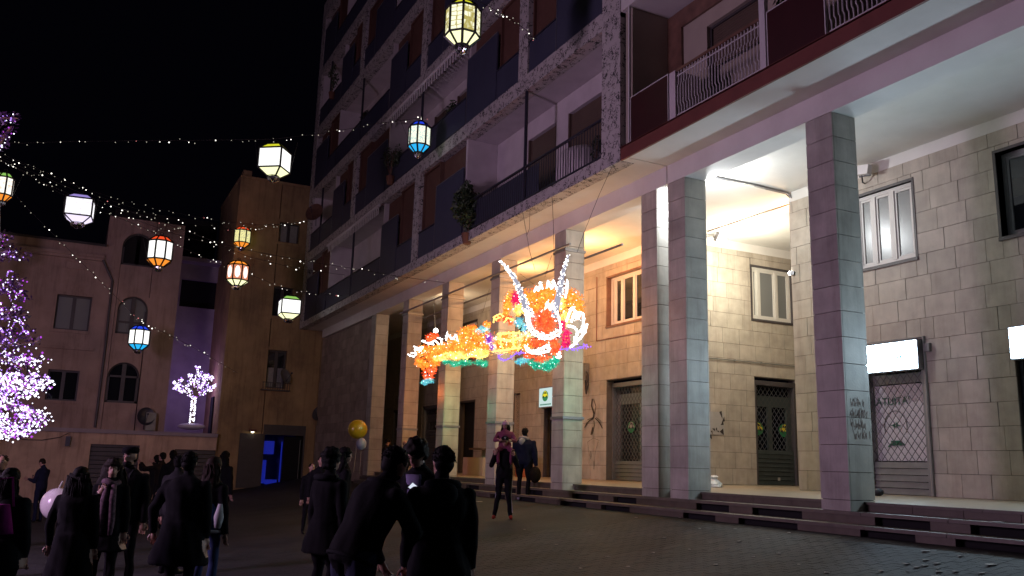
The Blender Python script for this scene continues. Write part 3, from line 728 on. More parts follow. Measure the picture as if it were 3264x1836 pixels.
blu = emit('blue_light', (.01, .04, .9), .22)
mb = MB(); mb.box(8.2, 8.66, 41.62, 41.64, 1.02, 1.62); mb.box(8.14, 8.36, 41.62, 41.64, -.3, .75); mb.box(8.98, 9.04, 41.62, 41.64, -.3, 1.6); mb.box(8.36, 8.9, 41.62, 41.64, -.34, -.12); mb.build('lit_glass', blu, dr)
MB().box(9.08, 9.9, 41.55, 41.60, -.5, 1.85).build('door_leaf', M['dark'], dr)
MB().box(9.78, 9.80, 41.36, 41.38, -.2, 1.7).build('door_edge', M['greymetal'], dr)
MB().box(7.02, 8.03, 41.2, 41.28, -.5, 1.92).build('metal_panel', M['darkframe'], och)
MB().box(10.42, 10.6, 41.0, 41.29, -.2, 6.4).build('downpipe', M['ochre'], och)

pk = thing('pink_house', 'old pink plastered house with arched windows on the far left side', 'building', (0, 41, -1.2))
phol = [(-1.02, .32, 5.92, 7.40), (-.98, .2, 2.95, 4.22)]
for (x0, x1, z0, z1) in ((1.25, 2.56, 8.99, 10.47), (1.36, 2.58, 5.95, 7.62), (1.27, 2.54, 2.98, 4.72)): phol.append((x0, x1, z0, z1))
mb = MB()
for q in rects_minus((-12, .62, 1.8, 9.7), phol): mb.pb('Y', 41.0, q[0], q[1], q[2], q[3], 0, .35)
for q in rects_minus((.62, 3.75, 1.8, 11.1), phol): mb.pb('Y', 41.0, q[0], q[1], q[2], q[3], 0, .35)
mb.box(3.4, 3.75, 41.35, 47, 1.8, 11.1); mb.box(.62, .9, 41.35, 47, 9.7, 11.1)
mb.build('wall', M['pink'], pk)
mb = MB(); mb.box(-12, .6, 40.85, 41.0, 9.0, 9.12); mb.box(-12, .6, 40.78, 41.0, 9.12, 9.25); mb.box(-12, .62, 40.9, 41.0, 5.1, 5.22); mb.build('cornice', M['pink'], pk)
mb = MB(); mb.add([(-12, 40.7, 9.72), (.61, 40.7, 9.72), (.61, 46, 10.9), (-12, 46, 10.9), (-12, 40.7, 9.62), (.61, 40.7, 9.62), (.61, 46, 10.8), (-12, 46, 10.8)], [(0, 1, 2, 3), (7, 6, 5, 4), (0, 4, 5, 1), (1, 5, 6, 2), (2, 6, 7, 3), (3, 7, 4, 0)]); mb.build('roof', M['roofdark'], pk)
mb = MB(); mb.box(-.95, .25, 40.95, 41.0, 8.55, 8.62); mb.box(-.95, .25, 40.95, 41.0, 8.85, 8.92); mb.box(-.95, -.88, 40.95, 41.0, 8.62, 8.85); mb.box(.18, .25, 40.95, 41.0, 8.62, 8.85); mb.build('relief_panel', M['pink'], pk)
def arch_window(parent, x0, x1, z0, z1, k):
    """arched opening: round head closed by spandrels, frame, panes"""
    r = (x1-x0)/2; cx = (x0+x1)/2; zc = z1-r
    sp_ = MB()
    for sg in (-1, 1):
        poly = [(cx+sg*r, 41.0, zc), (cx+sg*r, 41.0, z1)]+[(cx+sg*r*math.sin(t), 41.0, zc+r*math.cos(t)) for t in np.linspace(0, math.pi/2, 10)]
        poly = [(cx+sg*r, 41.0, z1)]+[(cx+sg*r*math.sin(t), 41.0, zc+r*math.cos(t)) for t in np.linspace(0, math.pi/2, 10)]
        sp_.prism(poly, (0, .35, 0))
    w = sp_.build('arched_window', M['pink'], parent)
    mb = MB(); mb.tube([(cx-r*math.cos(t), 41.2, zc+r*math.sin(t)) for t in np.linspace(0, math.pi, 18)], .07, 6); mb.box(cx-r, cx-r+.1, 41.15, 41.25, z0, zc); mb.box(cx+r-.1, cx+r, 41.15, 41.25, z0, zc); mb.box(cx-r, cx+r, 41.15, 41.25, z0, z0+.1)
    if k: mb.box(cx-.08, cx+.08, 41.15, 41.25, z0+.1, z1-.05); mb.box(cx-r+.1, cx+r-.1, 41.16, 41.24, z0+(.5 if k == 1 else 1.1), z0+(.58 if k == 1 else 1.18))
    mb.build('window_frame', M['darkframe'], w)
    for a, b in ((x0+.05, cx-.08), (cx+.08, x1-.05)): MB().box(a, b, 41.26, 41.28, z0, z1).build('pane', M['netglass'] if k == 1 else M['glass'] if k else M['dark'], w)
for i, q in enumerate(phol[2:]): arch_window(pk, *q, i)
old_window(pk, 'Y', 41.0, *phol[0], 1, trim='pink', pane='netglass'); old_window(pk, 'Y', 41.0, *phol[1], 1, trim='pink')
mb = MB(); mb.tube([(.55, 40.82, 9.05), (1.02, 40.93, 8.2), (1.05, 40.93, 5.3), (1.03, 40.93, 1.9)], .05, 8); mb.build('downpipe', M['darkframe'], pk)
# ground storey, ledge, garage doors
ghol = [(.95, 2.86, -1.6, 1.22), (4.28, 6.0, -1.6, 1.11)]
mb = MB()
for q in rects_minus((-12, 6.0, -1.8, 1.72), ghol): mb.pb('Y', 41.02, q[0], q[1], q[2], q[3], 0, .3)
mb.build('ground_storey_wall', M['base'], pk)
mb = MB(); mb.box(-12, 6.0, 40.88, 41.3, 1.68, 1.84); mb.build('ledge', M['terracewall'], pk)
for (x0, x1, z0, z1) in ghol:
    d = MB(); z = z0
    while z < z1-.02: d.box(x0, x1, 41.16, 41.2, z+.012, min(z+.17, z1)); z += .18
    d.build('garage_door', M['darkframe'], pk)
# recessed terrace between the two houses
ter = thing('terrace_annex', 'recessed annex with dark window behind the little lit tree', 'building', (5, 46, 1.7))
mb = MB()
for q in rects_minus((3.4, 6.4, 1.8, 10.6), [(4.3, 6.2, 8.2, 9.6)]): mb.pb('Y', 46, q[0], q[1], q[2], q[3], 0, .3)
mb.build('wall', M['terracewall'], ter)
MB().box(3.76, 6.0, 41.3, 46, 1.6, 1.80).build('terrace_floor', M['terracewall'], ter)
MB().box(4.3, 6.2, 46.2, 46.25, 8.2, 9.6).build('window', M['dark'], ter)
MB().box(3.76, 6.02, 45.2, 46.2, 10.4, 10.6).build('roof', M['terracewall'], ter)
MB().box(5.95, 6.018, 43.0, 43.8, 1.8, 3.6).build('side_door', M['dark'], ter)
bk = thing('dark_house', 'unlit house rising dark behind the annex roof', 'building', (4, 52, 2))
MB().box(1, 6.5, 52, 56, 2, 14.3).build('wall', M['roofdark'], bk)

# ================================================================== LAMPS AND SIGNS OF THE ARCADE
glow = emit('lamp_glow', (1, .97, .9), 25)
def flood(label, loc, aim, group=None, lit=True, size=.09, wall=None):
    t = thing('flood_lamp', label, 'lamp', loc, group)
    l = np.array(loc); a = np.array(aim)-l; a /= np.linalg.norm(a)
    u = np.cross(a, (0, 0, 1.)); u = u/np.linalg.norm(u) if np.linalg.norm(u) > .1 else np.array([1., 0, 0]); v = np.cross(u, a)
    MB().obox(l-a*.06, u*size, v*size*.8, a*.05).build('housing', M['greymetal'], t)
    if lit: MB().ell(l, (size*.9, size*.9, size*.9), 12, 8).build('bulb', glow, t, smooth=True)
    if wall is not None: MB().tube([l-a*.1, wall], .02, 6).build('bracket', M['greymetal'], t)
    return t
pA = aY(1815, 600, 17.1); flood('lit white spot lamp on the alley wall above the small window', tuple(pA), tuple(pA+np.array([.2, -1, -.6])), wall=tuple(pA+np.array([-.75, .45, .05])), size=.14)
pC = aX(1096, 832, 12.0); flood('small lit lamp hanging under the arcade between far pillars', tuple(pC), tuple(pC+np.array([-.3, -1, .6])), wall=tuple(pC+np.array([0, .3, 1.1])), size=.10)
pB = aX(1988, 687, 13.57); flood('tiny white lamp on the wall corner beside the alley window', tuple(pB), tuple(pB+np.array([-.3, .9, .2])), size=.05)
flood('flood lamp behind the second pillar lighting the ceiling', (10.93, 13.46, 6.25), (11.4, 13.7, 6.9), wall=(10.80, 13.46, 6.2), size=.055, lit=False)
flood('warm flood lamp hidden behind the alley corner', (14.4, 13.95, 6.35), (14.6, 15, 6.9), wall=(14.4, 13.75, 6.3), size=.07, lit=False)

signw = emit('sign_lit_face', (.62, .84, 1.0), SIGN_E, True)
signlogo = emit('sign_logo', (.28, .78, .95), .95)
def lightbox(label, y0, y1, z0, z1, yl):
    t = thing('light_box_sign', label, 'sign', (13.52, (y0+y1)/2, z0), 'lit shop signs')
    MB().box(13.43, 13.595, y0-.02, y1+.02, z0-.02, z1+.02).build('sign_case', M['greymetal'], t)
    MB().box(13.42, 13.428, y0, y1, z0, z1).build('sign_face', signw, t)
    arrow_logo(t, 13.419, yl, (z0+z1)/2-.02, .14, signlogo, 'logo')
    return t
lightbox('bright white light box sign over the shutter reading GRATUITA', 10.60, 11.80, 2.73, 3.23, 10.97)
lightbox('bright white light box sign cut by the right edge of the picture', 7.25, 8.84, 2.73, 3.22, 7.9)
ts = thing('light_box_sign', 'small lit sign with a yellow car in a green oval beside the fifth pillar', 'sign', (13.5, 24.3, 2.66))
MB().box(13.42, 13.59, 23.80, 24.74, 2.64, 3.29).build('sign_case', M['greymetal'], ts)
MB().box(13.41, 13.418, 23.83, 24.71, 2.67, 3.26).build('sign_face', emit('pale_sign_face', (.66, .86, .84), .85), ts)
taxi_badge(ts, 'X', 13.405, 0, 24.30, 3.03, .185, emit('badge_green', (.01, .22, .08), .9), emit('badge_yellow', (.8, .7, .02), 1.0), -1, 'badge')
mb = MB()
for i in range(9): mb.box(13.404, 13.409, 24.62-i*.08, 24.56-i*.08, 2.72, 2.76)
mb.build('small_print', emit('print_green', (.02, .3, .2), .6), ts)

# ================================================================== SMALL THINGS ON THE BUILDINGS
pcam = aX(2172, 428, 13.4)
t = thing('wall_camera', 'white camera housing on a bracket high on the wall above the nearest window', 'camera', tuple(pcam))
MB().obox(pcam, (.06, 0, 0), (.01, .16, .03), (0, -.02, .09)).build('housing', M['whitemetal'], t)
mb = MB(); mb.tube([pcam+np.array([0, .05, -.1]), pcam+np.array([.1, .12, -.2]), (13.6, pcam[1]+.15, pcam[2]-.2)], .015, 6); mb.obox(pcam+np.array([0, -.03, -.13]), (.012, 0, 0), (0, .14, .02), (0, 0, .012)); mb.build('bracket', M['darkmetal'], t)
jb = MB().box(13.53, 13.596, 10.42, 10.52, 3.02, 3.17).top('junction_box', M['shopmetal'], 'grey junction box on the stone wall just right of the lit sign', 'junction box')
mb = MB(); p0, p1, p2, p3 = aZ(1803, 446, 6.85), aZ(1900, 466, 6.85), aZ(1982, 486, 6.85), aX(1984, 508, 13.63)
mb.tube([p0, p1, p2, (13.66, p2[1]-.05, 6.7), p3], .022, 6)
mb.tube([p0+np.array([0, .06, 0]), p1+np.array([0, .06, 0]), p2+np.array([0, .06, 0]), (13.70, p2[1], 6.68)], .015, 6)
mb.top('ceiling_conduit', M['greymetal'], 'pair of grey conduits running across the arcade ceiling to the wall corner', 'conduit')
mb = MB(); a, b = aZ(1780, 582, 6.872), aZ(1984, 514, 6.872); mb.tube([a, (a+b)/2, b], .018, 5); mb.top('joint_strip', M['brownwall'], 'thin brown joint strip across the alley ceiling', 'joint strip')
mb = MB(); mb.tube([(13.65, 17.57, 3.66), (15.5, 17.57, 3.665), (17.5, 17.57, 3.66)], .014, 5)
for x in (14.4, 15.3, 16.2): mb.box(x, x+.03, 17.555, 17.6, 3.64, 3.685)
mb.top('wall_cable', M['shopmetal'], 'pale cable clipped along the alley wall above the grille door', 'cable')
mb = MB(); mb.tube([(13.585, 21.58, 6.4), (13.585, 21.57, 4.47), (13.585, 19.2, 4.45)], .012, 5); mb.top('wall_pipe', M['redslab'], 'thin pipe bent round the window on the orange-lit wall', 'pipe')
t = thing('meter_box', 'grey meter box with looped cable on the wall by the fifth pillar', 'meter box', (13.5, 22.1, 3.1))
MB().box(13.44, 13.59, 21.98, 22.14, 3.35, 3.85).build('housing', M['shopmetal'], t)
mb = MB(); mb.tube([(13.5, 21.98, 3.6), (13.48, 21.86, 3.5), (13.48, 21.84, 3.2), (13.5, 21.98, 2.95), (13.52, 22.06, 3.1), (13.52, 22.06, 3.35)], .022, 6)
mb.tube([(13.5, 22.0, 3.5), (13.47, 21.90, 3.3), (13.5, 22.0, 2.98)], .018, 6); mb.build('cable_loop', M['cable'], t)
# torn poster and graffiti
mb = MB(); mb.pb('Y', 17.6, 14.4, 14.93, 1.73, 2.30, -.012, -.006); po = mb.top('torn_poster', M['paper'], 'torn pale poster with black scraps on the alley wall', 'poster')
for i, (u, v, s) in enumerate(((14.78, 2.2, .13), (14.88, 2.1, .09), (14.86, 2.03, .06), (14.66, 1.86, .05), (14.58, 1.82, .06), (14.5, 1.76, .06), (14.84, 1.8, .09), (14.45, 1.62, .1), (14.72, 1.79, .04))):
    L = po.location; mb = MB(); mb.prism([(u-L.x+random.uniform(-s, 0), 17.583-L.y, v-L.z+random.uniform(-s, s)), (u-L.x+s*.7, 17.583-L.y, v-L.z-random.uniform(0, s)), (u-L.x+s*.5, 17.583-L.y, v-L.z+s)], (0, -.003, 0))
    c = bpy.data.objects.new('scrap', mb.mesh('scrap', M['inkdark'])); COL.objects.link(c); c.parent = po
def stroke(mb, pts, w, nrm):
    pts = [np.array(p, float) for p in pts]; nrm = np.array(nrm, float)
    for p, q in zip(pts[:-1], pts[1:]):
        d = q-p; l = np.linalg.norm(d); d /= l+1e-9; s = np.cross(nrm, d)*w
        mb.prism([p-s, p+s, q+s+d*w*.5, q-s+d*w*.5], nrm*.002)
mb = MB()
def gp(x, y): return aX(x, y, 13.58)
for poly, w in (([(1490, 1003), (1488, 1020), (1494, 1040), (1493, 1050)], .05), ([(1493, 1003), (1499, 1022), (1496, 1040)], .02), ([(1493, 1052), (1480, 1060), (1471, 1075)], .03), ([(1493, 1050), (1478, 1056)], .018), ([(1497, 1052), (1508, 1062), (1515, 1077)], .028), ([(1500, 1050), (1512, 1060)], .015), ([(1494, 1058), (1495, 1070), (1490, 1092)], .025), ([(1491, 1075), (1487, 1093)], .045), ([(1478, 1112), (1493, 1102), (1508, 1108)], .006), ([(1478, 1112), (1482, 1140), (1486, 1155)], .006), ([(1505, 1110), (1497, 1140), (1494, 1178)], .006), ([(1486, 1135), (1487, 1150)], .014), ([(1494, 1160), (1494, 1180)], .012), ([(1471, 1075), (1476, 1062)], .012), ([(1514, 1075), (1505, 1060)], .012)):
    stroke(mb, [gp(*p) for p in poly], w*.55, (-1, 0, 0))
mb.top('wall_graffiti', M['inkdark'], 'black spidery graffiti figure on the orange-lit wall', 'graffiti')
mb = MB()
def gq(x, y): return aY(x, y, 9.392)
import itertools
rs = random.Random(3)
for (x0, y0, wd, hh, n) in ((2141, 1012, 34, 22, 5), (2138, 1040, 40, 24, 7), (2140, 1068, 38, 26, 6), (2150, 1095, 45, 20, 5)):
    for i in range(n):
        cx = x0+wd*i/n; pts = [(cx+rs.uniform(-4, 5), y0-hh/2+rs.uniform(-4, 4)), (cx+rs.uniform(0, 4), y0+hh*.3+rs.uniform(-4, 4)), (cx+rs.uniform(2, 10), y0-hh*.2+rs.uniform(-5, 5)), (cx+rs.uniform(2, 8), y0+hh/2)]
        if pts[0][0] > 2196: continue
        stroke(mb, [gq(min(a, 2188), b) for a, b in pts], .0034, (0, -1, 0))
mb.top('pillar_graffiti', M['inkred'], 'dark red scribbled tags on the side of the nearest full pillar', 'graffiti')
# pale benches/crates, bin
t = thing('pale_stand', 'cream stand with raised wooden top beside the black doorway', 'stand', (12.2, 28.6, .46))
b0 = aX(1165, 1150, 11.9); b1 = aX(1213, 1198, 11.9)
MB().box(11.9, 12.5, b1[1], b0[1], .46, b0[2]).build('stand_body', M['cream'], t)
MB().box(11.85, 12.5, b1[1], b1[1]+1.0, b0[2]+.24, b0[2]+.30).build('top_board', M['shutter2'], t)
MB().box(12.1, 12.2, b1[1]+.45, b1[1]+.55, b0[2], b0[2]+.24).build('top_post', M['cream'], t)
q = aX(1300, 1180, 12.6)
mb = MB(); mb.tube([(12.8, q[1], .46), (12.8, q[1], 1.15)], [.22, .26], 14); mb.top('orange_bin', mat('orange_plastic', (.3, .07, .02), .5), 'small orange bin standing behind the man in the hoodie', 'bin')

# balcony plants and other balcony things
def leafball(mb, c, r, n, s):
    c = np.array(c); r = np.array(r)
    for _ in range(n):
        d = np.random.randn(3); d /= np.linalg.norm(d); p = c+d*r*(np.random.rand()**.4)
        a = np.random.randn(3); a /= np.linalg.norm(a); b = np.cross(a, np.random.randn(3)); b /= np.linalg.norm(b)+1e-6
        l = s*random.uniform(.6, 1.3)
        mb.add([p-a*l, p+b*l*.4, p+a*l, p-b*l*.4], [(0, 1, 2, 3)])
def plant(label, c, r, n, s, droop=0):
    c = np.array(c, float); r = np.array(r, float); t = thing('potted_plant', label, 'plant', (c[0], c[1], c[2]-r[2]-.35))
    mb = MB()
    for _ in range(7):
        leafball(mb, c+np.random.uniform(-.5, .5, 3)*r, r*random.uniform(.4, .75), n//7, s)
    mb.build('foliage', M['leaf'], t, kind='stuff')
    mb = MB()
    for _ in range(6): mb.tube([(c[0], c[1], c[2]-r[2]-.1), c+np.random.uniform(-.6, .6, 3)*r], .012, 4)
    mb.build('stem', M['brownwall'], t)
    zp = c[2]-r[2]-.35; mb = MB(); mb.tube([(c[0], c[1], zp), (c[0], c[1], zp+.3)], [.11, .16], 10); mb.build('pot', M['pot'], t)
def pl(label, x, y, r, n, s, X=9.75): plant(label, aX(x, y, X), r, n, s)
pl('big dark bush filling the far end of the long railed balcony', 1178, 512, (.42, .62, .82), 1900, .085, 9.3)
pl('leafy plant behind the balcony bars beside the covered table', 1418, 425, (.2, .35, .38), 260, .07)
pl('small plant in the balcony corner by the chipped concrete upright', 1500, 365, (.12, .18, .4), 160, .05)
pl('dry twiggy plant spilling over the blue balcony panels behind the blue lantern', 985, 400, (.3, .8, .6), 420, .06, 9.2)
pl('tall plant on the second balcony right of the blue lantern', 1140, 285, (.25, .4, .55), 330, .06, 9.6)
pl('hanging plant on the highest balcony at the dark edge of the tower', 838, 195, (.2, .6, .7), 240, .07, 9.2)
pl('plant on the middle balcony behind the thin dark post', 918, 290, (.2, .45, .4), 200, .06, 9.6)
pl('plant tip above the dark red panel at the top of the picture', 1972, -5, (.15, .25, .25), 140, .05, 9.7)
c = aX(1455, 392, 9.85); t = thing('covered_table', 'round table under a pale cover on the railed balcony', 'table', (9.85, c[1], 7.16))
rings = []
for zz, rr in ((7.17, .55), (7.5, .57), (7.85, .55), (8.0, .42), (8.04, .1)):
    rings.append([(9.85+rr*.8*math.cos(a)*(1+.06*math.sin(5*a)), c[1]+rr*1.15*math.sin(a)*(1+.05*math.cos(7*a)), zz) for a in np.linspace(0, 2*math.pi, 24, False)])
MB().loft(rings).build('cover', M['loggia'], t, smooth=True)
mb = MB(); mb.tube([(9.85, c[1], 7.15), (9.85, c[1], 7.9)], .05, 8); mb.build('table_leg', M['darkmetal'], t)
def awning(label, y0, y1, z):
    t = thing('awning', label, 'awning', (9.25, (y0+y1)/2, z))
    mb = MB(); mb.tube([(9.22, y0, z), (9.22, y1, z)], .055, 8); mb.build('awning_roll', M['whitemetal'], t)
    mb = MB(); y = y0
    while y < y1-.1: mb.box(9.20, 9.21, y, y+.11, z-.34, z-.05); y += .22
    mb.build('fringe', M['whitemetal'], t, kind='stuff')
awning('rolled awning with striped fringe under the slab behind the big yellow lantern', 22.2, 29.2, 13.14); awning('rolled awning with striped fringe over the far balcony above the arcade', 29.5, 36.6, 9.98)
def dish(label, p, aim, r=.4, m='greymetal'):
    p = np.array(p, float); a = np.array(aim, float); a /= np.linalg.norm(a); u = np.cross(a, (0, 0, 1.)); u /= np.linalg.norm(u); v = np.cross(u, a)
    t = thing('satellite_dish', label, 'dish', tuple(p))
    rings = [[p+a*(k*k*.12)+(u*math.cos(h)+v*math.sin(h)*1.1)*r*max(k, .02) for h in np.linspace(0, 2*math.pi, 18, False)] for k in (0, .3, .6, .85, 1.0)]
    mb = MB(); mb.loft(rings, False); mb.build('reflector', M[m], t, smooth=True)
    mb = MB(); mb.tube([p-v*r*.9, p+a*.5], .012, 5); mb.ell(p+a*.5, .045, 8, 6); mb.build('feed_arm', M['darkmetal'], t)
    mb = MB(); mb.tube([p, p-a*.1, p-a*.15-np.array([0, 0, .5])], .02, 5); mb.build('mount', M['darkmetal'], t)
dish('grey satellite dish on the edge of the blue-panel tower', aX(793, 537, 9.0), (-.6, -.7, .3), .42, 'brownwall')
dish('satellite dish beside the curtained window of the ochre house', aY(714, 948, 41.0), (.5, -.7, .3), .33, 'shopmetal')
dish('faint satellite dish low on the ochre wall right of the doorway', aY(805, 1042, 41.0), (-.6, -.6, .3), .34, 'darkframe')
dish('dark round dish on the ledge of the pink house left of the lit tree', aY(366, 1049, 40.7), (.1, -.9, .2), .36, 'darkmetal')
MB().box(2.95, 3.35, 40.6, 40.95, 1.86, 2.62).top('vent_unit', M['shopmetal'], 'boxy vent unit on the ledge next to the dark dish', 'vent unit')
wl = thing('wall_lamp', 'small lit wall lamp above the dark metal panel of the ochre house', 'lamp', (7.53, 41.1, 1.95))
MB().box(7.40, 7.68, 41.0, 41.28, 2.0, 2.1).build('housing', M['redslab'], wl); MB().ell((7.53, 41.1, 1.98), (.07, .07, .035), 10, 6).build('bulb', emit('warm_bulb', (1, .9, .6), 6), wl)
mb = MB(); P = [aY(x, y, 40.95) for x, y in ((-10, 1083), (20, 1095), (60, 1106), (105, 1107), (150, 1100), (172, 1090))]; mb.tube(P, .015, 5); mb.top('slack_cable', M['cable'], 'slack cable drooping along the ground storey wall at far left', 'cable')
MB().box(*(aY(172, 1095, 41)[0]-.08, aY(172, 1095, 41)[0]+.1), 40.85, 41.0, 1.1, 1.5).top('cable_box', M['darkmetal'], 'small black box where the slack cable ends', 'junction box')

# scaffold tubes clamped to the pillars and hanging cables of the dragon
sf = thing('support_frame', 'grey scaffold tubes strapped to the pillars to carry the light dragon', 'support frame', (10.3, 22, 1.9))
MB().tube([(10.2, 17.4, 6.04), (10.2, 29.4, 6.06)], .03, 8).build('tube', M['greymetal'], sf); MB().tube([(10.88, 16.2, 5.86), (10.88, 29.4, 5.88)], .03, 8).build('tube', M['greymetal'], sf)
for (y0, y1) in ((17.735, 18.29), (21.365, 21.93), (25.075, 25.635), (28.72, 29.29)):
    for z in (5.95, 1.92):
        mb = MB(); e = .03
        mb.box(10.25, 10.275, y0-e, y1+e, z, z+.06); mb.box(10.805, 10.83, y0-e, y1+e, z, z+.06); mb.box(10.277, 10.803, y0-e, y0-.004, z, z+.06); mb.box(10.277, 10.803, y1+.004, y1+e, z, z+.06); mb.build('strap', M['greymetal'], sf)

# ================================================================== LANTERNS
lf = mat('lantern_frame', (.02, .018, .016), .4, .1, 4, 0); silver = mat('lantern_silver', (.5, .5, .5), .25, .05, 4, 0, metal=1.0)
def lantern(label, x, ytop, ybot, n, slope_t, slope_b, pmat, wr=.62, yaw=0.0, w=None):
    Hm = 1.2; hp = ybot-ytop
    if w is None: w = FPX*Hm/(hp*DS)
    p = aW(x, (ytop+ybot)/2, w)
    c = np.array([p[0], p[1], p[2]]); z0 = c[2]-Hm/2; z1 = c[2]+Hm/2
    t = thing('lantern', label, 'lantern', (c[0], c[1], z1), 'lit Moorish lanterns hung over the square')
    R = Hm*wr/2/(1 if n > 6 else .92); rt = R*.52; rb = R*.40
    zl = [z1-.10, z1-.26, z1-.84, z1-1.04, z1-1.2]
    fr = MB()
    def V(r, k, z): a = yaw+2*math.pi*k/n; return np.array([c[0]+r*math.cos(a), c[1]+r*math.sin(a), z])
    for k in range(n):
        for (ra, za, rb_, zb_) in ((rt, zl[0], R, zl[1]), (R, zl[1], R, zl[2]), (R, zl[2], rb, zl[3])): fr.tube([V(ra, k, za), V(rb_, k, zb_)], .028, 4)
        for r, z in ((rt, zl[0]), (R, zl[1]), (R, zl[2]), (rb, zl[3])): fr.tube([V(r, k, z), V(r, k+1, z)], .027, 4)
    fr.build('frame', lf, t)
    mb = MB(); mb.tube([(c[0], c[1], zl[0]-.01), (c[0], c[1], z1-.04), (c[0], c[1], z1)], [rt, .05, .015], n)
    mb.tube([(c[0]+.05*math.cos(a), c[1], z1+.02+.05*math.sin(a)) for a in np.linspace(0, 2*math.pi, 12)], .01, 4); mb.build('cap', lf, t)
    mb = MB(); mb.ell((c[0], c[1], zl[3]-.03), (rb*.95, rb*.95, .13), 12, 8); mb.tube([(c[0], c[1], zl[3]-.12), (c[0], c[1], z0)], [.03, .006], 6)
    for k in range(8): mb.tube([(c[0]+rb*.97*math.cos(k*.785)*math.cos(h), c[1]+rb*.97*math.sin(k*.785)*math.cos(h), zl[3]-.03-.135*math.sin(h)) for h in (0, .5, 1.0, 1.45)], .012, 4)
    mb.build('finial', silver, t)
    for (ra, za, rb_, zb_, m) in ((rt, zl[0], R, zl[1], slope_t), (R, zl[1], R, zl[2], pmat), (R, zl[2], rb, zl[3], slope_b)):
        i = .985
        for k in range(n):
            mb = MB(); A, B, Cc, Dd = V(ra*i, k, za), V(ra*i, k+1, za), V(rb_*i, k+1, zb_), V(rb_*i, k, zb_)
            nn = np.cross(B-A, Dd-A); nn /= np.linalg.norm(nn)
            mb.prism([A, B, Cc, Dd], nn*.006); mb.build('pane', m, t)
    mb = MB()
    for sg in (-1, 1): mb.tube([V(R, 0 if sg > 0 else n//2, zl[2]), np.array([c[0]+RT[0]*sg*.62, c[1]+RT[1]*sg*.62, z1+.02])], .004, 3)
    mb.build('guy_wire', M['cable'], t)
    return t
pw = pane_mat('pane_white', (1.0, 1.0, .98), (.85, .86, .80), 1.5, 22); pyel = pane_mat('pane_yellow_star', (1.0, 1.0, .72), (.42, .36, .10), 1.15, 10, 'star')
py2 = pane_mat('pane_yellow', (.95, .88, .36), (.50, .48, .30), 1.0, 18); pov = pane_mat('pane_coral', (.93, .33, .16), (.55, .16, .09), .9, 20); pbl = pane_mat('pane_turquoise', (1.0, 1.0, .80), (.35, .62, .62), 1.1, 26); plil = pane_mat('pane_lilac', (1, .98, 1.0), (.70, .64, .80), 1.3, 14)
pcream = pane_mat('pane_cream', (1.0, .97, .88), (.85, .55, .42), 1.3, 12)
oY = emit('slope_yellow', (.80, .80, .03), .9); oYw = emit('slope_pale_yellow', (1, 1, .55), 1.3); oO = emit('slope_orange', (1.0, .09, .02), .95); oO2 = emit('slope_amber', (1.0, .30, .03), 1.1); oB = emit('slope_blue', (.02, .07, .95), .8); oB2 = emit('slope_cyan', (.02, .5, 1.0), 1.0); oV = emit('slope_violet', (.36, .27, .72), .9); oV2 = emit('slope_pale_violet', (.85, .75, 1.0), 1.2); oG = emit('slope_green', (.30, .62, .12), .9)
lantern('biggest lantern, eight-sided yellow with star pattern, cut by the top edge', 1164, -8, 140, 8, oY, oYw, pyel, .60, .39)
lantern('lantern with blue top and turquoise bottom panes before the tower balconies', 1055, 299, 400, 8, oB, oB2, pbl, .55, .25)
lantern('square lantern glowing white with yellow-green top, right below the upper string', 691, 356, 460, 4, oY, oYw, pw, .74, .15)
lantern('square lantern with lilac top and corner turned to the viewer', 200, 484, 575, 4, oV, oV2, plil, .88, 1.15-.46)
lantern('lantern half cut by the left edge beside the white post', 8, 428, 520, 8, oG, oO2, pcream, .50, .3)
lantern('eight-sided white lantern with orange-red top and bottom before the pink house', 402, 588, 684, 8, oO, oO2, pw, .64, .35)
lantern('yellow lantern with red top overlapping a paler one at the ochre house', 609, 567, 632, 8, oO, oO2, py2, .64, .3)
lantern('pale lantern with yellow-green slopes half hidden behind a yellow one', 589, 584, 640, 8, oY, oYw, pw, .60, .5, 44)
lantern('coral lantern with white oval panes hanging below the yellow one', 598, 652, 730, 8, oO2, oYw, pov, .72, .2)
lantern('square lantern with green top before the ochre house windows', 728, 740, 813, 4, oG, oYw, pw, .84, 1.12-.46+.1)
lantern('lantern with deep blue top and bottom before the lowest arched window', 350, 815, 890, 8, oB, oB2, pw, .68, .3)
# white ovals and medallions printed on panes are separate lit plates on the coral lantern
for o in [o for o in bpy.data.objects if o.type == 'EMPTY' and o.name.startswith('lantern') and o['label'].startswith('coral')]:
    L = np.array(o.location); R = 1.2*.72/2*1.0
    for k in range(8):
        a = .2+2*math.pi*(k+.5)/8; rr = R*math.cos(math.pi/8)+.012; n_ = np.array([math.cos(a), math.sin(a), 0]); s_ = np.array([-math.sin(a), math.cos(a), 0])
        mb = MB(); mb.prism([L+n_*rr+s_*.10*math.cos(h)+np.array([0, 0, -.55+.23*math.sin(h)]) for h in np.linspace(0, 2*math.pi, 16, False)], n_*.004); mb.build('oval_pane', pw, o)

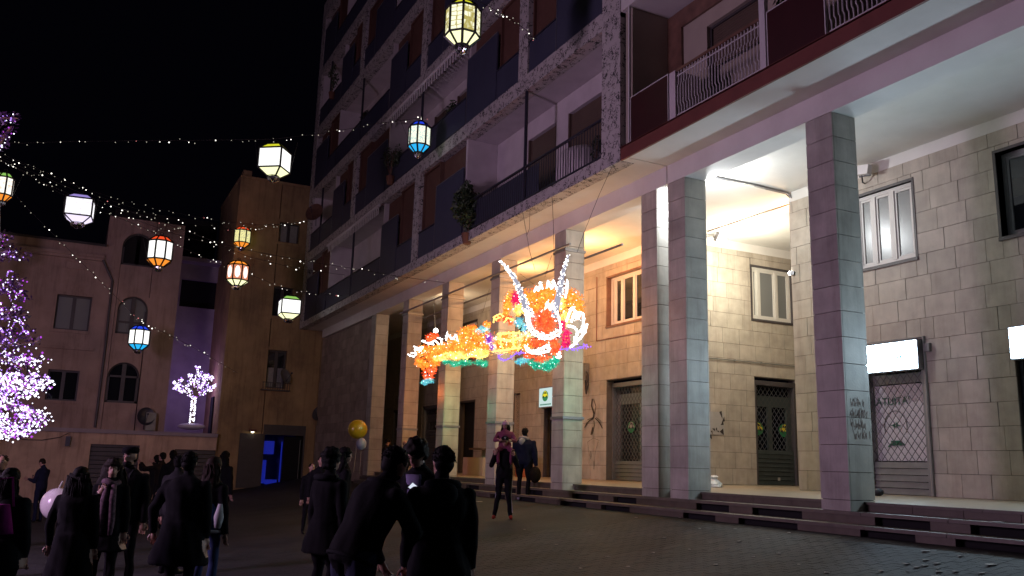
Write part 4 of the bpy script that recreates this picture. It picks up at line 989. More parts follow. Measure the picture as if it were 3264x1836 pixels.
# ================================================================== LIGHT STRINGS
b_hi = emit('bulb_white', (1, .95, .85), 3.2); b_lo = emit('bulb_dim', (.8, .74, .6), .75); b_re = emit('bulb_pink', (1, .3, .3), 1.2)
def wof(p): return float((np.array(p)-EYE)@FW)
def string(label, pts, w0, w1, start=None):
    P = [np.array(q, float) for q in pts]; s = [0]
    for a, b in zip(P[:-1], P[1:]): s.append(s[-1]+np.linalg.norm(b-a))
    T = s[-1]; path = []
    for i, (a, b) in enumerate(zip(P[:-1], P[1:])):
        m = 5
        for j in range(m):
            f = j/m; q = a+(b-a)*f; u = (s[i]+(s[i+1]-s[i])*f)/T
            w = 1/((1-u)/w0+u/w1); path.append(aW(q[0], q[1], w))
    path.append(aW(P[-1][0], P[-1][1], w1))
    t = thing('light_string', label, 'string lights', tuple(path[-1]), 'strings of small white lights over the square')
    MB().tube(path, .007, 4).build('wire', M['cable'], t)
    mb = MB(); k = 0
    for a, b in zip(path[:-1], path[1:]):
        l = np.linalg.norm(b-a); n = max(1, int(l/.30))
        for j in range(n):
            if random.random() < .12: continue
            q = a+(b-a)*((j+random.random())/n)+np.array([random.uniform(-.05, .05), random.uniform(-.05, .05), random.uniform(-.10, .06)])
            r = random.random(); mb.cm = 0 if r < .30 else (1 if r < .97 else 2)
            mb.octa(q, (.0225 if mb.cm == 0 else .0185)*random.uniform(.6, 1.25)*(wof(q)/30.0)**.5)
    mb.build('bulbs', [b_hi, b_lo, b_re], t, kind='stuff')
def wx(x, y, X): return wof(aX(x, y, X))
string('upper light string from left edge to tower, with white square and blue lanterns', [(-40, 358), (60, 360), (175, 356), (330, 354), (470, 353), (560, 352), (690, 350), (790, 338), (860, 327), (950, 311), (1040, 299), (1076, 297)], 31, wx(1076, 297, 9.25))
string('light string passing the tower edge above the ochre house', [(-30, 375), (60, 410), (130, 440), (200, 470), (300, 503), (400, 526), (480, 543), (560, 557), (650, 566), (720, 563), (778, 556)], 31, wx(778, 556, 9.25))
string('light string that ends at the tower edge just below a higher one', [(-30, 380), (100, 430), (250, 495), (350, 527), (450, 556), (585, 577), (645, 573), (700, 565), (772, 558)], 31, wx(772, 558, 9.25))
string('long light string reaching the top of the third pillar from the far end', [(-30, 383), (80, 432), (150, 462), (230, 497), (330, 533), (400, 555), (447, 573), (520, 600), (600, 625), (680, 640), (760, 655), (840, 668), (900, 677), (1000, 695), (1118, 711)], 31, wx(1118, 711, 10.2))
string('light string ending at the far balcony a little below the long one', [(-30, 386), (100, 455), (230, 512), (330, 549), (446, 590), (567, 622), (627, 646), (747, 676), (868, 692)], 31, wx(868, 692, 9.25))
string('light string with the white and orange lantern and the green-topped one', [(-30, 392), (60, 430), (150, 485), (240, 527), (320, 556), (370, 577), (447, 617), (520, 650), (570, 668), (665, 705), (720, 728), (790, 739), (862, 744)], 31, wx(862, 744, 9.25))
string('steep light string with the deep blue lantern ending on the ochre wall', [(-20, 420), (60, 515), (130, 585), (200, 655), (260, 715), (300, 755), (340, 795), (365, 815), (420, 840), (480, 870), (540, 905), (598, 938)], 31, wof(aY(598, 938, 41.2)))
string('short light string running from the biggest lantern to the tower front', [(1090, -40), (1164, -12), (1204, 3), (1240, 22), (1270, 40), (1310, 65), (1352, 99)], 17.6, wx(1352, 99, 9.25))
mb = MB(); mb.tube([aW(-32, 490, 31), aW(-32, 640, 31)], .42, 10); mb.tube([aW(-32, 490, 31)-np.array([0, 0, 10.]), aW(-32, 380, 31)], .20, 10); mb.top('light_mast', M['whitemetal'], 'white mast at the left edge where the light strings meet', 'mast')

# ================================================================== LIT TREES
t_w = emit('tree_bulb_white', (.86, .84, 1.0), 3.0); t_v = emit('tree_bulb_violet', (.46, .24, 1.0), 1.8); t_m = emit('tree_bulb_magenta', (.62, .08, .95), .9)
tin = mat('purple_tinsel', (.06, .018, .085), .5, .4, 9, 0)
ct = thing('lit_tree', 'big tree wrapped in violet and white lights at the left edge', 'tree', tuple(aW(-120, 1330, 16.0)))
base = aW(-120, 1330, 16.0)
def tw(x, y, w): return aW(x, y, w)
MB().tube([tw(-120, 1380, 16), tw(-118, 900, 16), tw(-105, 500, 16), tw(-70, 180, 16)], [.22, .17, .11, .05], 10).build('trunk', M['brownwall'], ct)
tips = [(118, 1058, 15.4), (100, 1072, 16.2), (60, 1080, 15.0), (20, 1070, 14.8), (121, 967, 15.6), (108, 950, 16.5), (85, 985, 15), (104, 905, 16.2), (96, 858, 15.2), (62, 930, 14.6), (80, 830, 16.5), (66, 790, 15.2), (75, 755, 16), (40, 780, 14.7), (60, 700, 15.6), (68, 652, 16.2), (36, 640, 15.2), (20, 590, 15.5), (44, 298, 15.6), (30, 318, 15.9), (12, 345, 15.4), (30, 860, 15), (20, 720, 15)]
fl = MB(); fo = MB()
for i, (x, y, w) in enumerate(tips):
    y0 = y+random.uniform(-70, -10) if y > 500 else y+40
    root = np.array([-110 if y > 500 else -70, y0]); n = 9
    pth = []
    for j in range(n):
        f = j/(n-1); q = root+(np.array([x, y])-root)*f; q[1] += 26*math.sin(f*math.pi)*(1 if i % 3 else -.6)
        pth.append(tw(q[0], q[1], 16+(w-16)*f))
    MB().tube(pth, list(np.linspace(.05, .012, n)), 5).build('branch', M['brownwall'], ct)
    big = y > 900
    for j in range(n-1):
        if j < 3: continue
        a, b = pth[j], pth[j+1]; l = np.linalg.norm(b-a)
        dens = (34 if y < 500 else 210 if big and i < 9 else 27)
        for _ in range(int(l*dens)):
            q = a+(b-a)*random.random()+np.random.randn(3)*((.065 if i < 9 else .08) if big else .05 if y > 500 else .045)
            r = random.random(); fl.cm = 0 if r < (.66 if big and i < 9 else .30) else 1 if r < .75 else 2
            fl.octa(q, random.uniform(.010, .026 if big and i < 9 else .018))
        leafball(fo, (a+b)/2, (.15, .15, .12), 24, .05)
# the side of the tree outside the frame carries the same lit branches
for i, (x, y, w) in enumerate(tips):
    pth = [tw(-110-(x+110)*j/6, y-40*(1-j/6)+22*math.sin(j/6*3.1), 16+(16.2-w)*j/6) for j in range(7)]
    MB().tube(pth, list(np.linspace(.05, .012, 7)), 5).build('branch', M['brownwall'], ct)
    for a, b in zip(pth[1:-1], pth[2:]):
        for _ in range(int(np.linalg.norm(b-a)*45)):
            fl.cm = random.choice((0, 0, 1, 1, 2)); fl.octa(a+(b-a)*random.random()+np.random.randn(3)*.07, random.uniform(.010, .022))
        leafball(fo, (a+b)/2, (.15, .15, .12), 16, .05)
# garlands hanging between the branches
for i in range(20):
    x0 = random.uniform(-20, 80); y0 = random.uniform(620, 1040); x0 = min(x0, 20+(y0-600)*.19); pr = None
    for k in range(60):
        u = k/60; q = tw(x0+18*math.sin(u*6+i)+random.uniform(-2, 2), y0+70*u+14*math.sin(u*9+i), 15.0+i*.05)
        fl.cm = random.choice((1, 1, 2, 0)); 
        if random.random() < .8: fl.octa(q, random.uniform(.007, .014))
fl.build('fairy_lights', [t_w, t_v, t_m], ct, kind='stuff'); fo.build('foliage', tin, ct, kind='stuff')

st = thing('lit_tree', 'small bare tree thick with white and pink lights on the terrace ledge', 'tree', (5.17, 43.0, 1.8))
def sx_(x, y, dy=0): return aY(x, y, 43.0+dy)
mb = MB(); b0 = sx_(482, 1073); mb.ell((b0[0], 43.0, b0[2]), (.62, .62, .16), 18, 8); mb.build('tree_base', M['whitemetal'], st, smooth=True)
MB().tube([sx_(482, 1070), sx_(485, 1040), sx_(488, 1000)], [.09, .07, .06], 8).build('trunk', M['brownwall'], st)
sl = MB()
for k in range(150):
    u = random.random(); a = random.random()*6.28; q = sx_(482+6*u, 1066-66*u)+np.array([.10*math.cos(a), .10*math.sin(a), 0]); sl.cm = 0; sl.octa(q, random.uniform(.022, .036))
for (x, y, r) in ((497, 925, 9), (503, 945, 18), (520, 948, 12), (533, 952, 9), (478, 945, 10), (485, 962, 16), (500, 970, 18), (455, 955, 8), (450, 972, 15), (438, 962, 6), (440, 975, 8), (468, 978, 14), (478, 990, 13), (525, 978, 12), (540, 972, 9), (550, 967, 5), (508, 988, 12), (490, 1000, 8), (515, 965, 12), (456, 984, 8)):
    c = sx_(x, y); rr = r*.72*DS*42/FPX
    MB().tube([sx_(489, 1002), (sx_(489, 990)+c)/2, c], [.05, .03, .012], 5).build('branch', M['brownwall'], st)
    for _ in range(int(3.4*r)):
        d = np.random.randn(3); d /= np.linalg.norm(d); q = c+d*rr*random.random()**.45*np.array([1.1, 1.1, 1]); rd = random.random(); sl.cm = 0 if rd < .55 else 1 if rd < .85 else 2; sl.octa(q, random.uniform(.018, .036))
sl.build('fairy_lights', [t_w, t_v, t_m], st, kind='stuff')

# ================================================================== LIGHT DRAGON
dg = thing('light_dragon', 'glowing dragon of orange tinsel and white rope lights hung before the pillars', 'light sculpture', tuple(aX(1300, 860, 8.9)))
def A_(x, y, X): return aX((960+x/2.3676)/DS, (612+y/2.3676)/DS, X)
def tinsel(name, c1, c2, st):
    m, nt, b = nodes(name); N = nt.nodes.new; L = nt.links.new
    geo = N('ShaderNodeNewGeometry'); n = N('ShaderNodeTexNoise'); n.inputs['Scale'].default_value = 9; n.inputs['Detail'].default_value = 5; n.inputs['Roughness'].default_value = .7; L(geo.outputs['Position'], n.inputs['Vector'])
    mr = N('ShaderNodeMapRange'); mr.inputs['From Min'].default_value = .38; mr.inputs['From Max'].default_value = .64; L(n.outputs['Fac'], mr.inputs['Value'])
    mx = N('ShaderNodeMix'); mx.data_type = 'RGBA'; L(mr.outputs['Result'], mx.inputs[0]); mx.inputs[6].default_value = (*c1, 1); mx.inputs[7].default_value = (*c2, 1)
    L(mx.outputs[2], b.inputs['Base Color']); L(mx.outputs[2], b.inputs['Emission Color']); b.inputs['Emission Strength'].default_value = st; b.inputs['Roughness'].default_value = .3  # the bulbs' light on the tinsel is put into its emission
    try: m.cycles.emission_sampling = 'NONE'
    except Exception: pass
    return m
tO = tinsel('tinsel_orange', (.80, .13, .012), (1.0, .42, .05), 1.0); tR = tinsel('tinsel_red', (.72, .045, .015), (1.0, .17, .04), 1.0); tM = tinsel('tinsel_magenta', (.55, .0, .10), (.75, .02, .16), .7)
tG = tinsel('tinsel_green', (.0, .26, .14), (.02, .55, .36), .7); tC = tinsel('tinsel_cyan', (.05, .45, .65), (.3, .75, .75), .6); tY = tinsel('tinsel_yellow', (.95, .45, .03), (1.0, .85, .35), 1.1)
tP = tinsel('tinsel_pale', (.7, .55, .3), (.85, .8, .5), .8); tV = tinsel('tinsel_violet', (.15, .04, .5), (.5, .12, .6), .6)
lW = emit('rope_white', (1, .98, .95), 3.5); lY = emit('rope_yellow', (1, .72, .16), 2.4); lO = emit('rope_orange', (1, .28, .05), 1.6); lG = emit('rope_green', (.25, 1, .7), 1.8); lV = emit('rope_violet', (.28, .12, 1), 1.7)
mpp = lambda p: wof(p)/FPX/2.3676      # metres per A-pixel at a point
def clump(blobs, name, m, bm, X0, dens=1.0, bdens=1.0, depth=.7):
    """strands of tinsel (small folded leaves) and small bulbs through the volume of a few overlapping ellipsoids"""
    tb = MB(); bb = MB()
    for bl in blobs:
        x, y, rx = bl[:3]; ry = bl[3] if len(bl) > 3 else rx; dx = bl[4] if len(bl) > 4 else 0
        c = A_(x, y, X0+dx); s = mpp(c); R = np.array([rx*s*depth, rx*s, ry*s])
        n = int((60+R[1]*R[2]*5200)*dens)
        for _ in range(n):
            d = np.random.randn(3); d /= np.linalg.norm(d); p = c+d*R*(.66+.42*np.random.rand())*(1+.10*np.random.randn())
            t = d*.6+np.random.randn(3)*.6; t /= np.linalg.norm(t); q = np.cross(t, np.random.randn(3)); q /= np.linalg.norm(q)+1e-6
            l = random.uniform(.022, .058); tb.add([p-t*l, p+q*l*.22, p+t*l, p-q*l*.22], [(0, 1, 2, 3)])
        for _ in range(int((4+R[1]*R[2]*210)*bdens)):
            d = np.random.randn(3); d[0] = -abs(d[0]); d /= np.linalg.norm(d); p = c+d*R*random.uniform(.6, 1.05); bb.cm = 0 if random.random() < .7 else 1; bb.octa(p, random.uniform(.009, .020))
    for bl in blobs:      # added glowing cores that fill the gaps between the strands
        x, y, rx = bl[:3]; ry = bl[3] if len(bl) > 3 else rx; c = A_(x, y, X0+(bl[4] if len(bl) > 4 else 0)); s = mpp(c)
        tb.ell(c, np.array([rx*s*depth, rx*s, ry*s])*.70, 12, 8)
    o = tb.build(name, m, dg, kind='stuff'); bb.build('bulbs', [bm, lW], o, kind='stuff'); return o
XB_, XH = 8.95, 8.65
clump([(1690, 1120, 75, 80), (1600, 1135, 90, 70), (1500, 1150, 85, 80)], 'neck', tP, lW, XB_, .8, 1.6)
clump([(1700, 1150, 80, 60), (1600, 1150, 90, 75), (1510, 1145, 80, 80), (1560, 1090, 70, 40)], 'neck', tO, lY, XB_-.05, .6, 1.0)
clump([(1420, 1110, 40, 45), (1445, 1165, 32, 45)], 'neck_band', tV, lW, XB_-.1, .8, 1.2)
clump([(1400, 1130, 80, 70), (1310, 1130, 100, 85), (1220, 1120, 80, 90), (1240, 1060, 60, 45), (1150, 1180, 90, 75), (1300, 1200, 90, 50), (1060, 1200, 85, 65), (990, 1215, 85, 60), (920, 1200, 60, 50)], 'body', tO, lY, XB_, 1, 1.5)
clump([(890, 1280, 45, 40), (930, 1310, 55, 35), (1000, 1290, 60, 35)], 'body', tO, lO, XB_, 1, .8)
clump([(1180, 1235, 110, 30), (1350, 1215, 100, 35), (1050, 1255, 80, 22)], 'belly', tY, lY, XB_-.25, 1, 2)
clump([(1110, 1283, 60, 16), (1230, 1290, 80, 26), (1350, 1288, 70, 22), (1160, 1300, 50, 22), (1385, 1300, 30, 25)], 'belly_fringe', tG, lG, XB_-.1, 1, .8)
clump([(1380, 1035, 55, 30), (1340, 1050, 40, 22)], 'rear_coil', tC, lG, XB_+.4, 1, .8); clump([(1400, 1000, 40, 22), (1290, 1025, 50, 24)], 'rear_coil', tO, lO, XB_+.4, 1, .4)
clump([(975, 1100, 46, 34), (1010, 1085, 35, 25)], 'hind_leg', tR, lO, XB_+.3, 1, 1); clump([(965, 1365, 62, 34), (960, 1400, 55, 26), (1000, 1345, 35, 18)], 'tail', tR, lO, XB_+.1, 1, 1.4); clump([(960, 1425, 62, 18), (930, 1440, 40, 14)], 'tail_fringe', tC, lG, XB_, 1, 1)
# head
clump([(1560, 840, 48, 62), (1545, 900, 36, 55), (1580, 790, 45, 45)], 'crest', tO, lY, XH+.3, 1, .9); clump([(1612, 800, 40, 48), (1625, 850, 30, 40)], 'crest_tip', tM, lO, XH+.2, 1, .3)
clump([(1545, 955, 55, 24), (1490, 950, 34, 26), (1580, 975, 26, 26)], 'crest_claw', tR, lY, XH+.2, 1, .9)
clump([(1700, 800, 60, 60), (1780, 770, 70, 65), (1860, 760, 80, 62), (1760, 850, 70, 70), (1900, 820, 90, 80), (2040, 800, 80, 70), (2090, 870, 62, 80), (2010, 890, 70, 80), (1830, 830, 70, 60)], 'mane', tO, lY, XH+.35, 1, .9)
clump([(1990, 960, 45, 60), (1960, 840, 40, 60), (1640, 890, 50, 50)], 'mane', tY, lY, XH+.2, .8, .8)
clump([(1645, 985, 44, 40), (1685, 1025, 34, 32)], 'cheek_fur', tC, lV, XH+.1, .8, .7)
clump([(1835, 965, 95, 85), (1830, 1020, 80, 50), (1880, 920, 50, 50)], 'muzzle', tR, lO, XH-.25, 1.2, 1.6, 1)
clump([(1760, 1140, 55, 35), (1720, 1230, 60, 25), (1830, 1260, 90, 26), (1920, 1190, 60, 45), (1900, 1130, 60, 40), (1800, 1130, 50, 30)], 'jaw', tR, lO, XH-.1, 1, 1)
clump([(2000, 1085, 46, 55), (2000, 1140, 40, 45), (1970, 1000, 30, 40)], 'cheek', tM, lO, XH-.05, 1.2, .8)
clump([(1780, 1305, 60, 34), (1880, 1300, 70, 40), (1920, 1270, 40, 40), (1850, 1325, 60, 25), (1740, 1290, 30, 22)], 'beard', tG, lG, XH-.05, 1.1, 1.2); clump([(1650, 1280, 45, 24), (1690, 1265, 35, 20)], 'beard', tC, lG, XH, .9, .8)
def rope(name, curves, m, X, r=.02, dots=0.0):
    mb = MB()
    for cv in curves:
        P = [A_(x, y, X+random.uniform(-.06, .06)) for x, y in cv]; mb.tube(P, r, 5)
        if dots:
            for a, b in zip(P[:-1], P[1:]):
                for _ in range(int(np.linalg.norm(b-a)*dots)): mb.octa(a+(b-a)*random.random()+np.random.randn(3)*.022, random.uniform(.010, .020))
    return mb.build(name, m, dg)
def horn(path, r0, r1):
    P = [A_(x, y, XH-.2) for x, y in path]; R = [r0+(r1-r0)*i/(len(P)-1) for i in range(len(P))]
    h = MB().tube(P, [q*.62 for q in R], 8).build('horn', emit('horn_glow', (.62, .62, .78), .62), dg, smooth=True); mb = MB()  # horn tube emits softly, a glow put in between its bulbs
    for i, (a, b) in enumerate(zip(P[:-1], P[1:])):
        for _ in range(int(np.linalg.norm(b-a)*105)):
            d = np.random.randn(3); d /= np.linalg.norm(d); mb.octa(a+(b-a)*random.random()+d*R[i]*random.uniform(.8, 1.1), random.uniform(.010, .022))
    mb.build('bulbs', lW, h, kind='stuff')
horn([(1500, 522), (1545, 565), (1590, 620), (1630, 690), (1660, 770), (1690, 850), (1715, 910), (1745, 945)], .03, .135)
horn([(2018, 475), (2000, 530), (1982, 590), (1968, 650), (1955, 730), (1938, 800), (1922, 880), (1905, 940)], .03, .135)
rope('brow', [[(1690, 880), (1700, 960), (1720, 1030), (1760, 1080), (1830, 1108), (1900, 1100), (1950, 1070), (1960, 1020), (1945, 960), (1930, 900)], [(1715, 930), (1735, 1010), (1775, 1065), (1840, 1085), (1900, 1075), (1935, 1040)], [(1700, 900), (1730, 920), (1760, 950)]], lW, XH-.45, .016, 45)
rope('flame_crown', [[(1760, 750), (1775, 715), (1790, 745)], [(1795, 735), (1803, 680), (1822, 730)], [(1855, 720), (1863, 672), (1890, 730)], [(1895, 725), (1903, 668), (1930, 735)], [(2005, 760), (2010, 675), (1995, 800)], [(1840, 890), (1860, 830), (1880, 890)], [(1880, 890), (1895, 840), (1915, 890)]], lW, XH-.3, .022, 25)
rope('fin', [[(2000, 980), (2025, 910), (2048, 872), (2075, 910), (2090, 950)], [(2040, 980), (2055, 920), (2080, 960)], [(2090, 960), (2110, 905), (2128, 920), (2130, 1000), (2110, 1060)], [(2105, 1050), (2140, 1020), (2158, 998), (2140, 1060), (2100, 1110), (2050, 1160), (2030, 1172)], [(2010, 1010), (2060, 1020), (2090, 1060), (2060, 1130)]], lW, XH-.15, .024, 30)
rope('lip', [[(1690, 1160), (1710, 1195), (1760, 1205), (1810, 1180), (1860, 1160), (1880, 1185)], [(1700, 1180), (1740, 1215), (1800, 1215), (1870, 1200)], [(1950, 1210), (1935, 1250), (1960, 1240)]], lW, XH-.45, .024, 40)
rope('spine_flames', [[(1095, 1120), (1100, 1065), (1135, 1110)], [(1140, 1110), (1170, 1078), (1180, 1120)], [(910, 1125), (950, 1140), (1000, 1150)], [(850, 1165), (890, 1185), (920, 1170)], [(805, 1225), (850, 1245), (870, 1215), (830, 1215)], [(1030, 1100), (1055, 1110), (1060, 1140)], [(855, 1190), (905, 1200), (860, 1180)], [(960, 1145), (1010, 1120), (1040, 1150)]], lW, XB_-.3, .02, 20)
rope('body_outline', [[(1440, 1205), (1500, 1195), (1580, 1185), (1660, 1175)], [(1060, 1230), (1100, 1215), (1150, 1250), (1200, 1225), (1240, 1255), (1290, 1230), (1340, 1250), (1400, 1235)], [(1480, 1075), (1560, 1065), (1650, 1060)], [(1480, 1110), (1560, 1120), (1660, 1105)], [(1500, 1070), (1505, 1140), (1520, 1180)], [(1600, 1065), (1600, 1130), (1610, 1175)]], lY, XB_-.4, .018, 40)
rope('whisker', [[(1955, 1190), (2010, 1180), (2060, 1185), (2110, 1172), (2140, 1160), (2170, 1172)]], lV, XH-.4, .008, 38); rope('whisker', [[(1680, 1212), (1620, 1220), (1590, 1245), (1550, 1268), (1500, 1262), (1485, 1235), (1520, 1225)]], lV, XH-.4, .008, 38)
rope('claw_outline', [[(1450, 985), (1458, 940), (1500, 920), (1530, 940)], [(1530, 985), (1560, 950), (1600, 970)], [(1470, 960), (1500, 945)]], lY, XH-.1, .016, 20)
# internal wire frame and hanging cables
mb = MB()
for cv in ([(900, 1250), (1000, 1210), (1200, 1150), (1400, 1130), (1600, 1120), (1800, 1100), (1950, 1100)], [(1640, 900), (1800, 830), (2050, 880)], [(960, 1390), (920, 1280)]): mb.tube([A_(x, y, XB_) for x, y in cv], .02, 5)
mb.build('wire_frame', M['darkmetal'], dg)
hc = thing('hanging_cable', 'thin black cables holding up the light dragon', 'cable', tuple(aX(1318, 520, 9.3)))
def Z2_(x, y, X): return aX((1500+x/2.587)/DS, (300+y/2.587)/DS, X)
for cv in ([(428, 965, 9.28), (460, 1140, 9.2), (485, 1290, 9.1), (530, 1449, 9.0)], [(490, 945, 9.28), (485, 1110, 9.2), (462, 1170, 9.2)], [(672, 850, 9.28), (682, 1050, 9.2), (688, 1300, 9.1), (690, 1449, 9.0)], [(1165, 600, 9.28), (1060, 830, 9.3), (940, 1130, 9.4), (880, 1300, 9.4)]):
    MB().tube([Z2_(*q) for q in cv], .0055, 4).build('cable', M['cable'], hc)
mb = MB()
for a, b in (((1420, 730), (1370, 910)), ((1650, 615), (1760, 700)), ((1005, 815), (1000, 1070)), ((1890, 480), (1840, 640)), ((930, 900), (965, 1030)), ((1050, 900), (1020, 1060))): mb.tube([A_(*a, 9.6), A_(*b, 9.0)], .004, 4)
mb.build('cable', M['cable'], hc)

# ================================================================== BALLOONS, LITTER
yb = aW(900, 1080, 27); t = thing('balloon', 'plain round yellow foil balloon floating by the far pillars', 'balloon', tuple(yb-np.array([0, 0, .3])), 'balloons over the crowd')
MB().ell(yb, (.30, .20, .28), 20, 12).build('foil', mat('yellow_foil', (.42, .29, .012), .3, .05, 3, .1, 12, coat=.3), t, smooth=True)
mb = MB(); mb.ell(yb, (.315, .03, .295), 20, 8); mb.build('seam', mat('yellow_foil_seam', (.45, .3, .01), .3, .05, 4, 0), t); MB().tube([yb-np.array([0, 0, .28]), yb-np.array([.02, 0, .8]), yb-np.array([.05, 0, 1.3])], .006, 4).build('ribbon', M['cream'], t)
lb = aW(909, 1117, 26.9); t = thing('balloon', 'small pale blue balloon just below the yellow foil one', 'balloon', tuple(lb-np.array([0, 0, .2])), 'balloons over the crowd')
MB().ell(lb, (.16, .16, .19), 14, 10).build('rubber', mat('blue_rubber', (.30, .33, .46), .3, .05, 3, 0), t, smooth=True); MB().tube([lb-np.array([0, 0, .19]), lb-np.array([0, 0, .9])], .005, 4).build('ribbon', M['cream'], t)
wb = aW(143, 1268, 15.5); t = thing('balloon', 'large white balloon held low beside the long-haired woman at left', 'balloon', tuple(wb-np.array([0, 0, .28])), 'balloons over the crowd')
MB().ell(wb, (.27, .27, .28), 20, 14).build('rubber', mat('white_rubber', (.62, .56, .58), .22, .04, 3, 0), t, smooth=True); MB().tube([wb+np.array([0, 0, .27]), wb+np.array([.05, 0, .40])], .02, 6).build('knot', M['paper'], t)
fb = aZ(1803, 1231, .445); mb = MB()
rings = []
for z, r in ((0, .13), (.05, .17), (.12, .15), (.19, .10), (.24, .06), (.29, .09), (.33, .05)): rings.append([(fb[0]+.35+r*math.cos(a)*(1+.22*math.sin(3*a+z*30)), fb[1]+.5+r*1.1*math.sin(a)*(1+.2*math.cos(4*a+z*17)), .45+z*.85) for a in np.linspace(0, 2*math.pi, 18, False)])
mb.loft(rings); mb.top('plastic_bag', M['bag'], 'knotted white and blue plastic bag on the arcade floor by the second pillar', 'bag')
def scrap(label, p, s, kind='paper_scrap', cat='litter', m='paper', group='paper scraps littering the ground'):
    mb = MB(); n = 6; a0 = random.random()*6
    top = [(p[0]+s*random.uniform(.55, 1)*math.cos(a0+h), p[1]+s*random.uniform(.35, .7)*math.sin(a0+h), p[2]+random.uniform(.002, .006)) for h in np.linspace(0, 6.28, n, False)]
    b = len(mb.v); c = (p[0], p[1], p[2]+random.uniform(.004, .009))
    mb.add(top+[c]+[(x, y, z-.004) for x, y, z in top]+[(c[0], c[1], c[2]-.004)], [(i, (i+1) % n, n) for i in range(n)]+[((i+1) % n+n+1, i+n+1, 2*n+1) for i in range(n)]+[(i, i+n+1, (i+1) % n+n+1, (i+1) % n) for i in range(n)])
    return mb.top(kind, M[m], label, cat, group)
zB = lambda x, y: ((2800+x/4.071)/DS, (1480+y/4.071)/DS)
for (x, y, s) in ((615, 1125, .10), (625, 1240, .07), (365, 1290, .07), (600, 1310, .075), (765, 1283, .07), (500, 1335, .07), (1065, 1190, .06), (1460, 1300, .10), (790, 1392, .06), (1000, 1390, .07), (1340, 1410, .06), (45, 1382, .06), (375, 1388, .03), (740, 1445, .07), (770, 1350, .025)):
    p = aG(*zB(x, y)); scrap('pale trampled paper scrap on the dark paving below the steps at right', p, s)
for (x, y) in ((1672, 1352), (1760, 1330), (1642, 1390), (1600, 1302), (1735, 1382), (1850, 1330), (1860, 1362), (1930, 1355), (1690, 1410), (1800, 1420), (1895, 1400), (1960, 1392), (2010, 1420), (1490, 1345), (1530, 1400), (1580, 1425), (1710, 1302), (2080, 1440), (1985, 1340), (1320, 1332), (1400, 1370), (1460, 1430)):
    scrap('small pale fleck of paper on the dark paving in the middle of the square', aG(x, y), random.uniform(.03, .055), group='flecks of paper on the middle of the paving')
scrap('crumpled white paper left of the man with a child on his shoulders', aG(1207, 1262), .13, 'crumpled_paper', 'litter', 'paper', None)
scrap('white paper scrap on the paving left of the dark group', aG(767, 1231), .10, 'crumpled_paper', 'litter', 'paper', None)
p = aX(2514, 1310, 10.45); scrap('torn white wrapper lying on the upper step at far right', (10.42, p[1], .305), .14, 'wrapper', 'litter', 'paper', None)
p = aX(2256, 1238, 12.9); mb = MB(); mb.ell((12.75, 11.3, .51), (.12, .30, .05), 12, 6); mb.ell((12.75, 11.02, .54), (.09, .10, .07), 10, 6); mb.top('rag_heap', M['black'], 'dark rag lying before the shutter under the lit sign', 'rag', smooth=True)
p = aX(1758, 1265, 10.4); scrap('pale scrap on the step edge beside the second pillar', (10.42, p[1]+.1, .305), .12, 'wrapper', 'litter', 'paper', None)
p = aG(1665, 1314)

# ================================================================== PEOPLE
def cl(n, c, r=.9, v=.15): return mat(n, c, r, v, 14, .15, 60, spec=.08)
skin = mat('skin', (.36, .20, .15), .5, .06, 12, .03, 80); skin2 = mat('skin_tan', (.27, .15, .11), .5, .06, 12, .03, 80)
c_black = cl('black_cloth', (.0085, .0080, .0098)); c_navy = cl('navy_cloth', (.010, .012, .028)); c_char = cl('charcoal_cloth', (.014, .014, .017)); c_brown = cl('dark_brown_cloth', (.014, .010, .008))
c_jean = cl('denim', (.030, .042, .105)); c_dj = cl('dark_denim', (.032, .035, .070)); c_white = cl('white_cloth', (.45, .45, .48)); c_lav = cl('lavender_cloth', (.22, .19, .33)); c_blue = cl('blue_nylon', (.03, .10, .25), .45)
c_grey = cl('grey_cloth', (.022, .021, .024)); c_pink = cl('pink_cloth', (.17, .045, .085)); c_pinkhat = cl('pale_pink_wool', (.42, .26, .33)); c_mag = cl('magenta_cloth', (.16, .01, .11)); c_red = cl('red_shoe', (.22, .025, .02)); c_shoe = cl('black_leather', (.012, .011, .011), .4); c_wshoe = cl('white_shoe', (.4, .4, .42), .5)
h_black = mat('black_hair', (.0045, .0038, .0038), .7, .4, 30, .3, 120, spec=.12); h_brown = mat('brown_hair', (.012, .007, .0045), .65, .4, 30, .3, 120, spec=.15); h_aub = mat('auburn_hair', (.018, .008, .0045), .65, .4, 30, .3, 120, spec=.15)
eye_w = mat('eye_white', (.5, .48, .46), .3, .02, 4, 0); eye_d = mat('eye_dark', (.015, .01, .008), .2, .1, 4, 0); lipm = mat('lip', (.22, .08, .07), .5, .05, 4, 0)
REL = math.degrees(YAW)
def rotx(a): c, s = math.cos(a), math.sin(a); return np.array([[1, 0, 0], [0, c, s], [0, -s, c]])      # + leans forward (+y)
def rotz(a): c, s = math.cos(a), math.sin(a); return np.array([[c, s, 0], [-s, c, 0], [0, 0, 1]])      # heading a: front -> (sin a, cos a)
def nrm(v): v = np.array(v, float); return v/(np.linalg.norm(v)+1e-9)
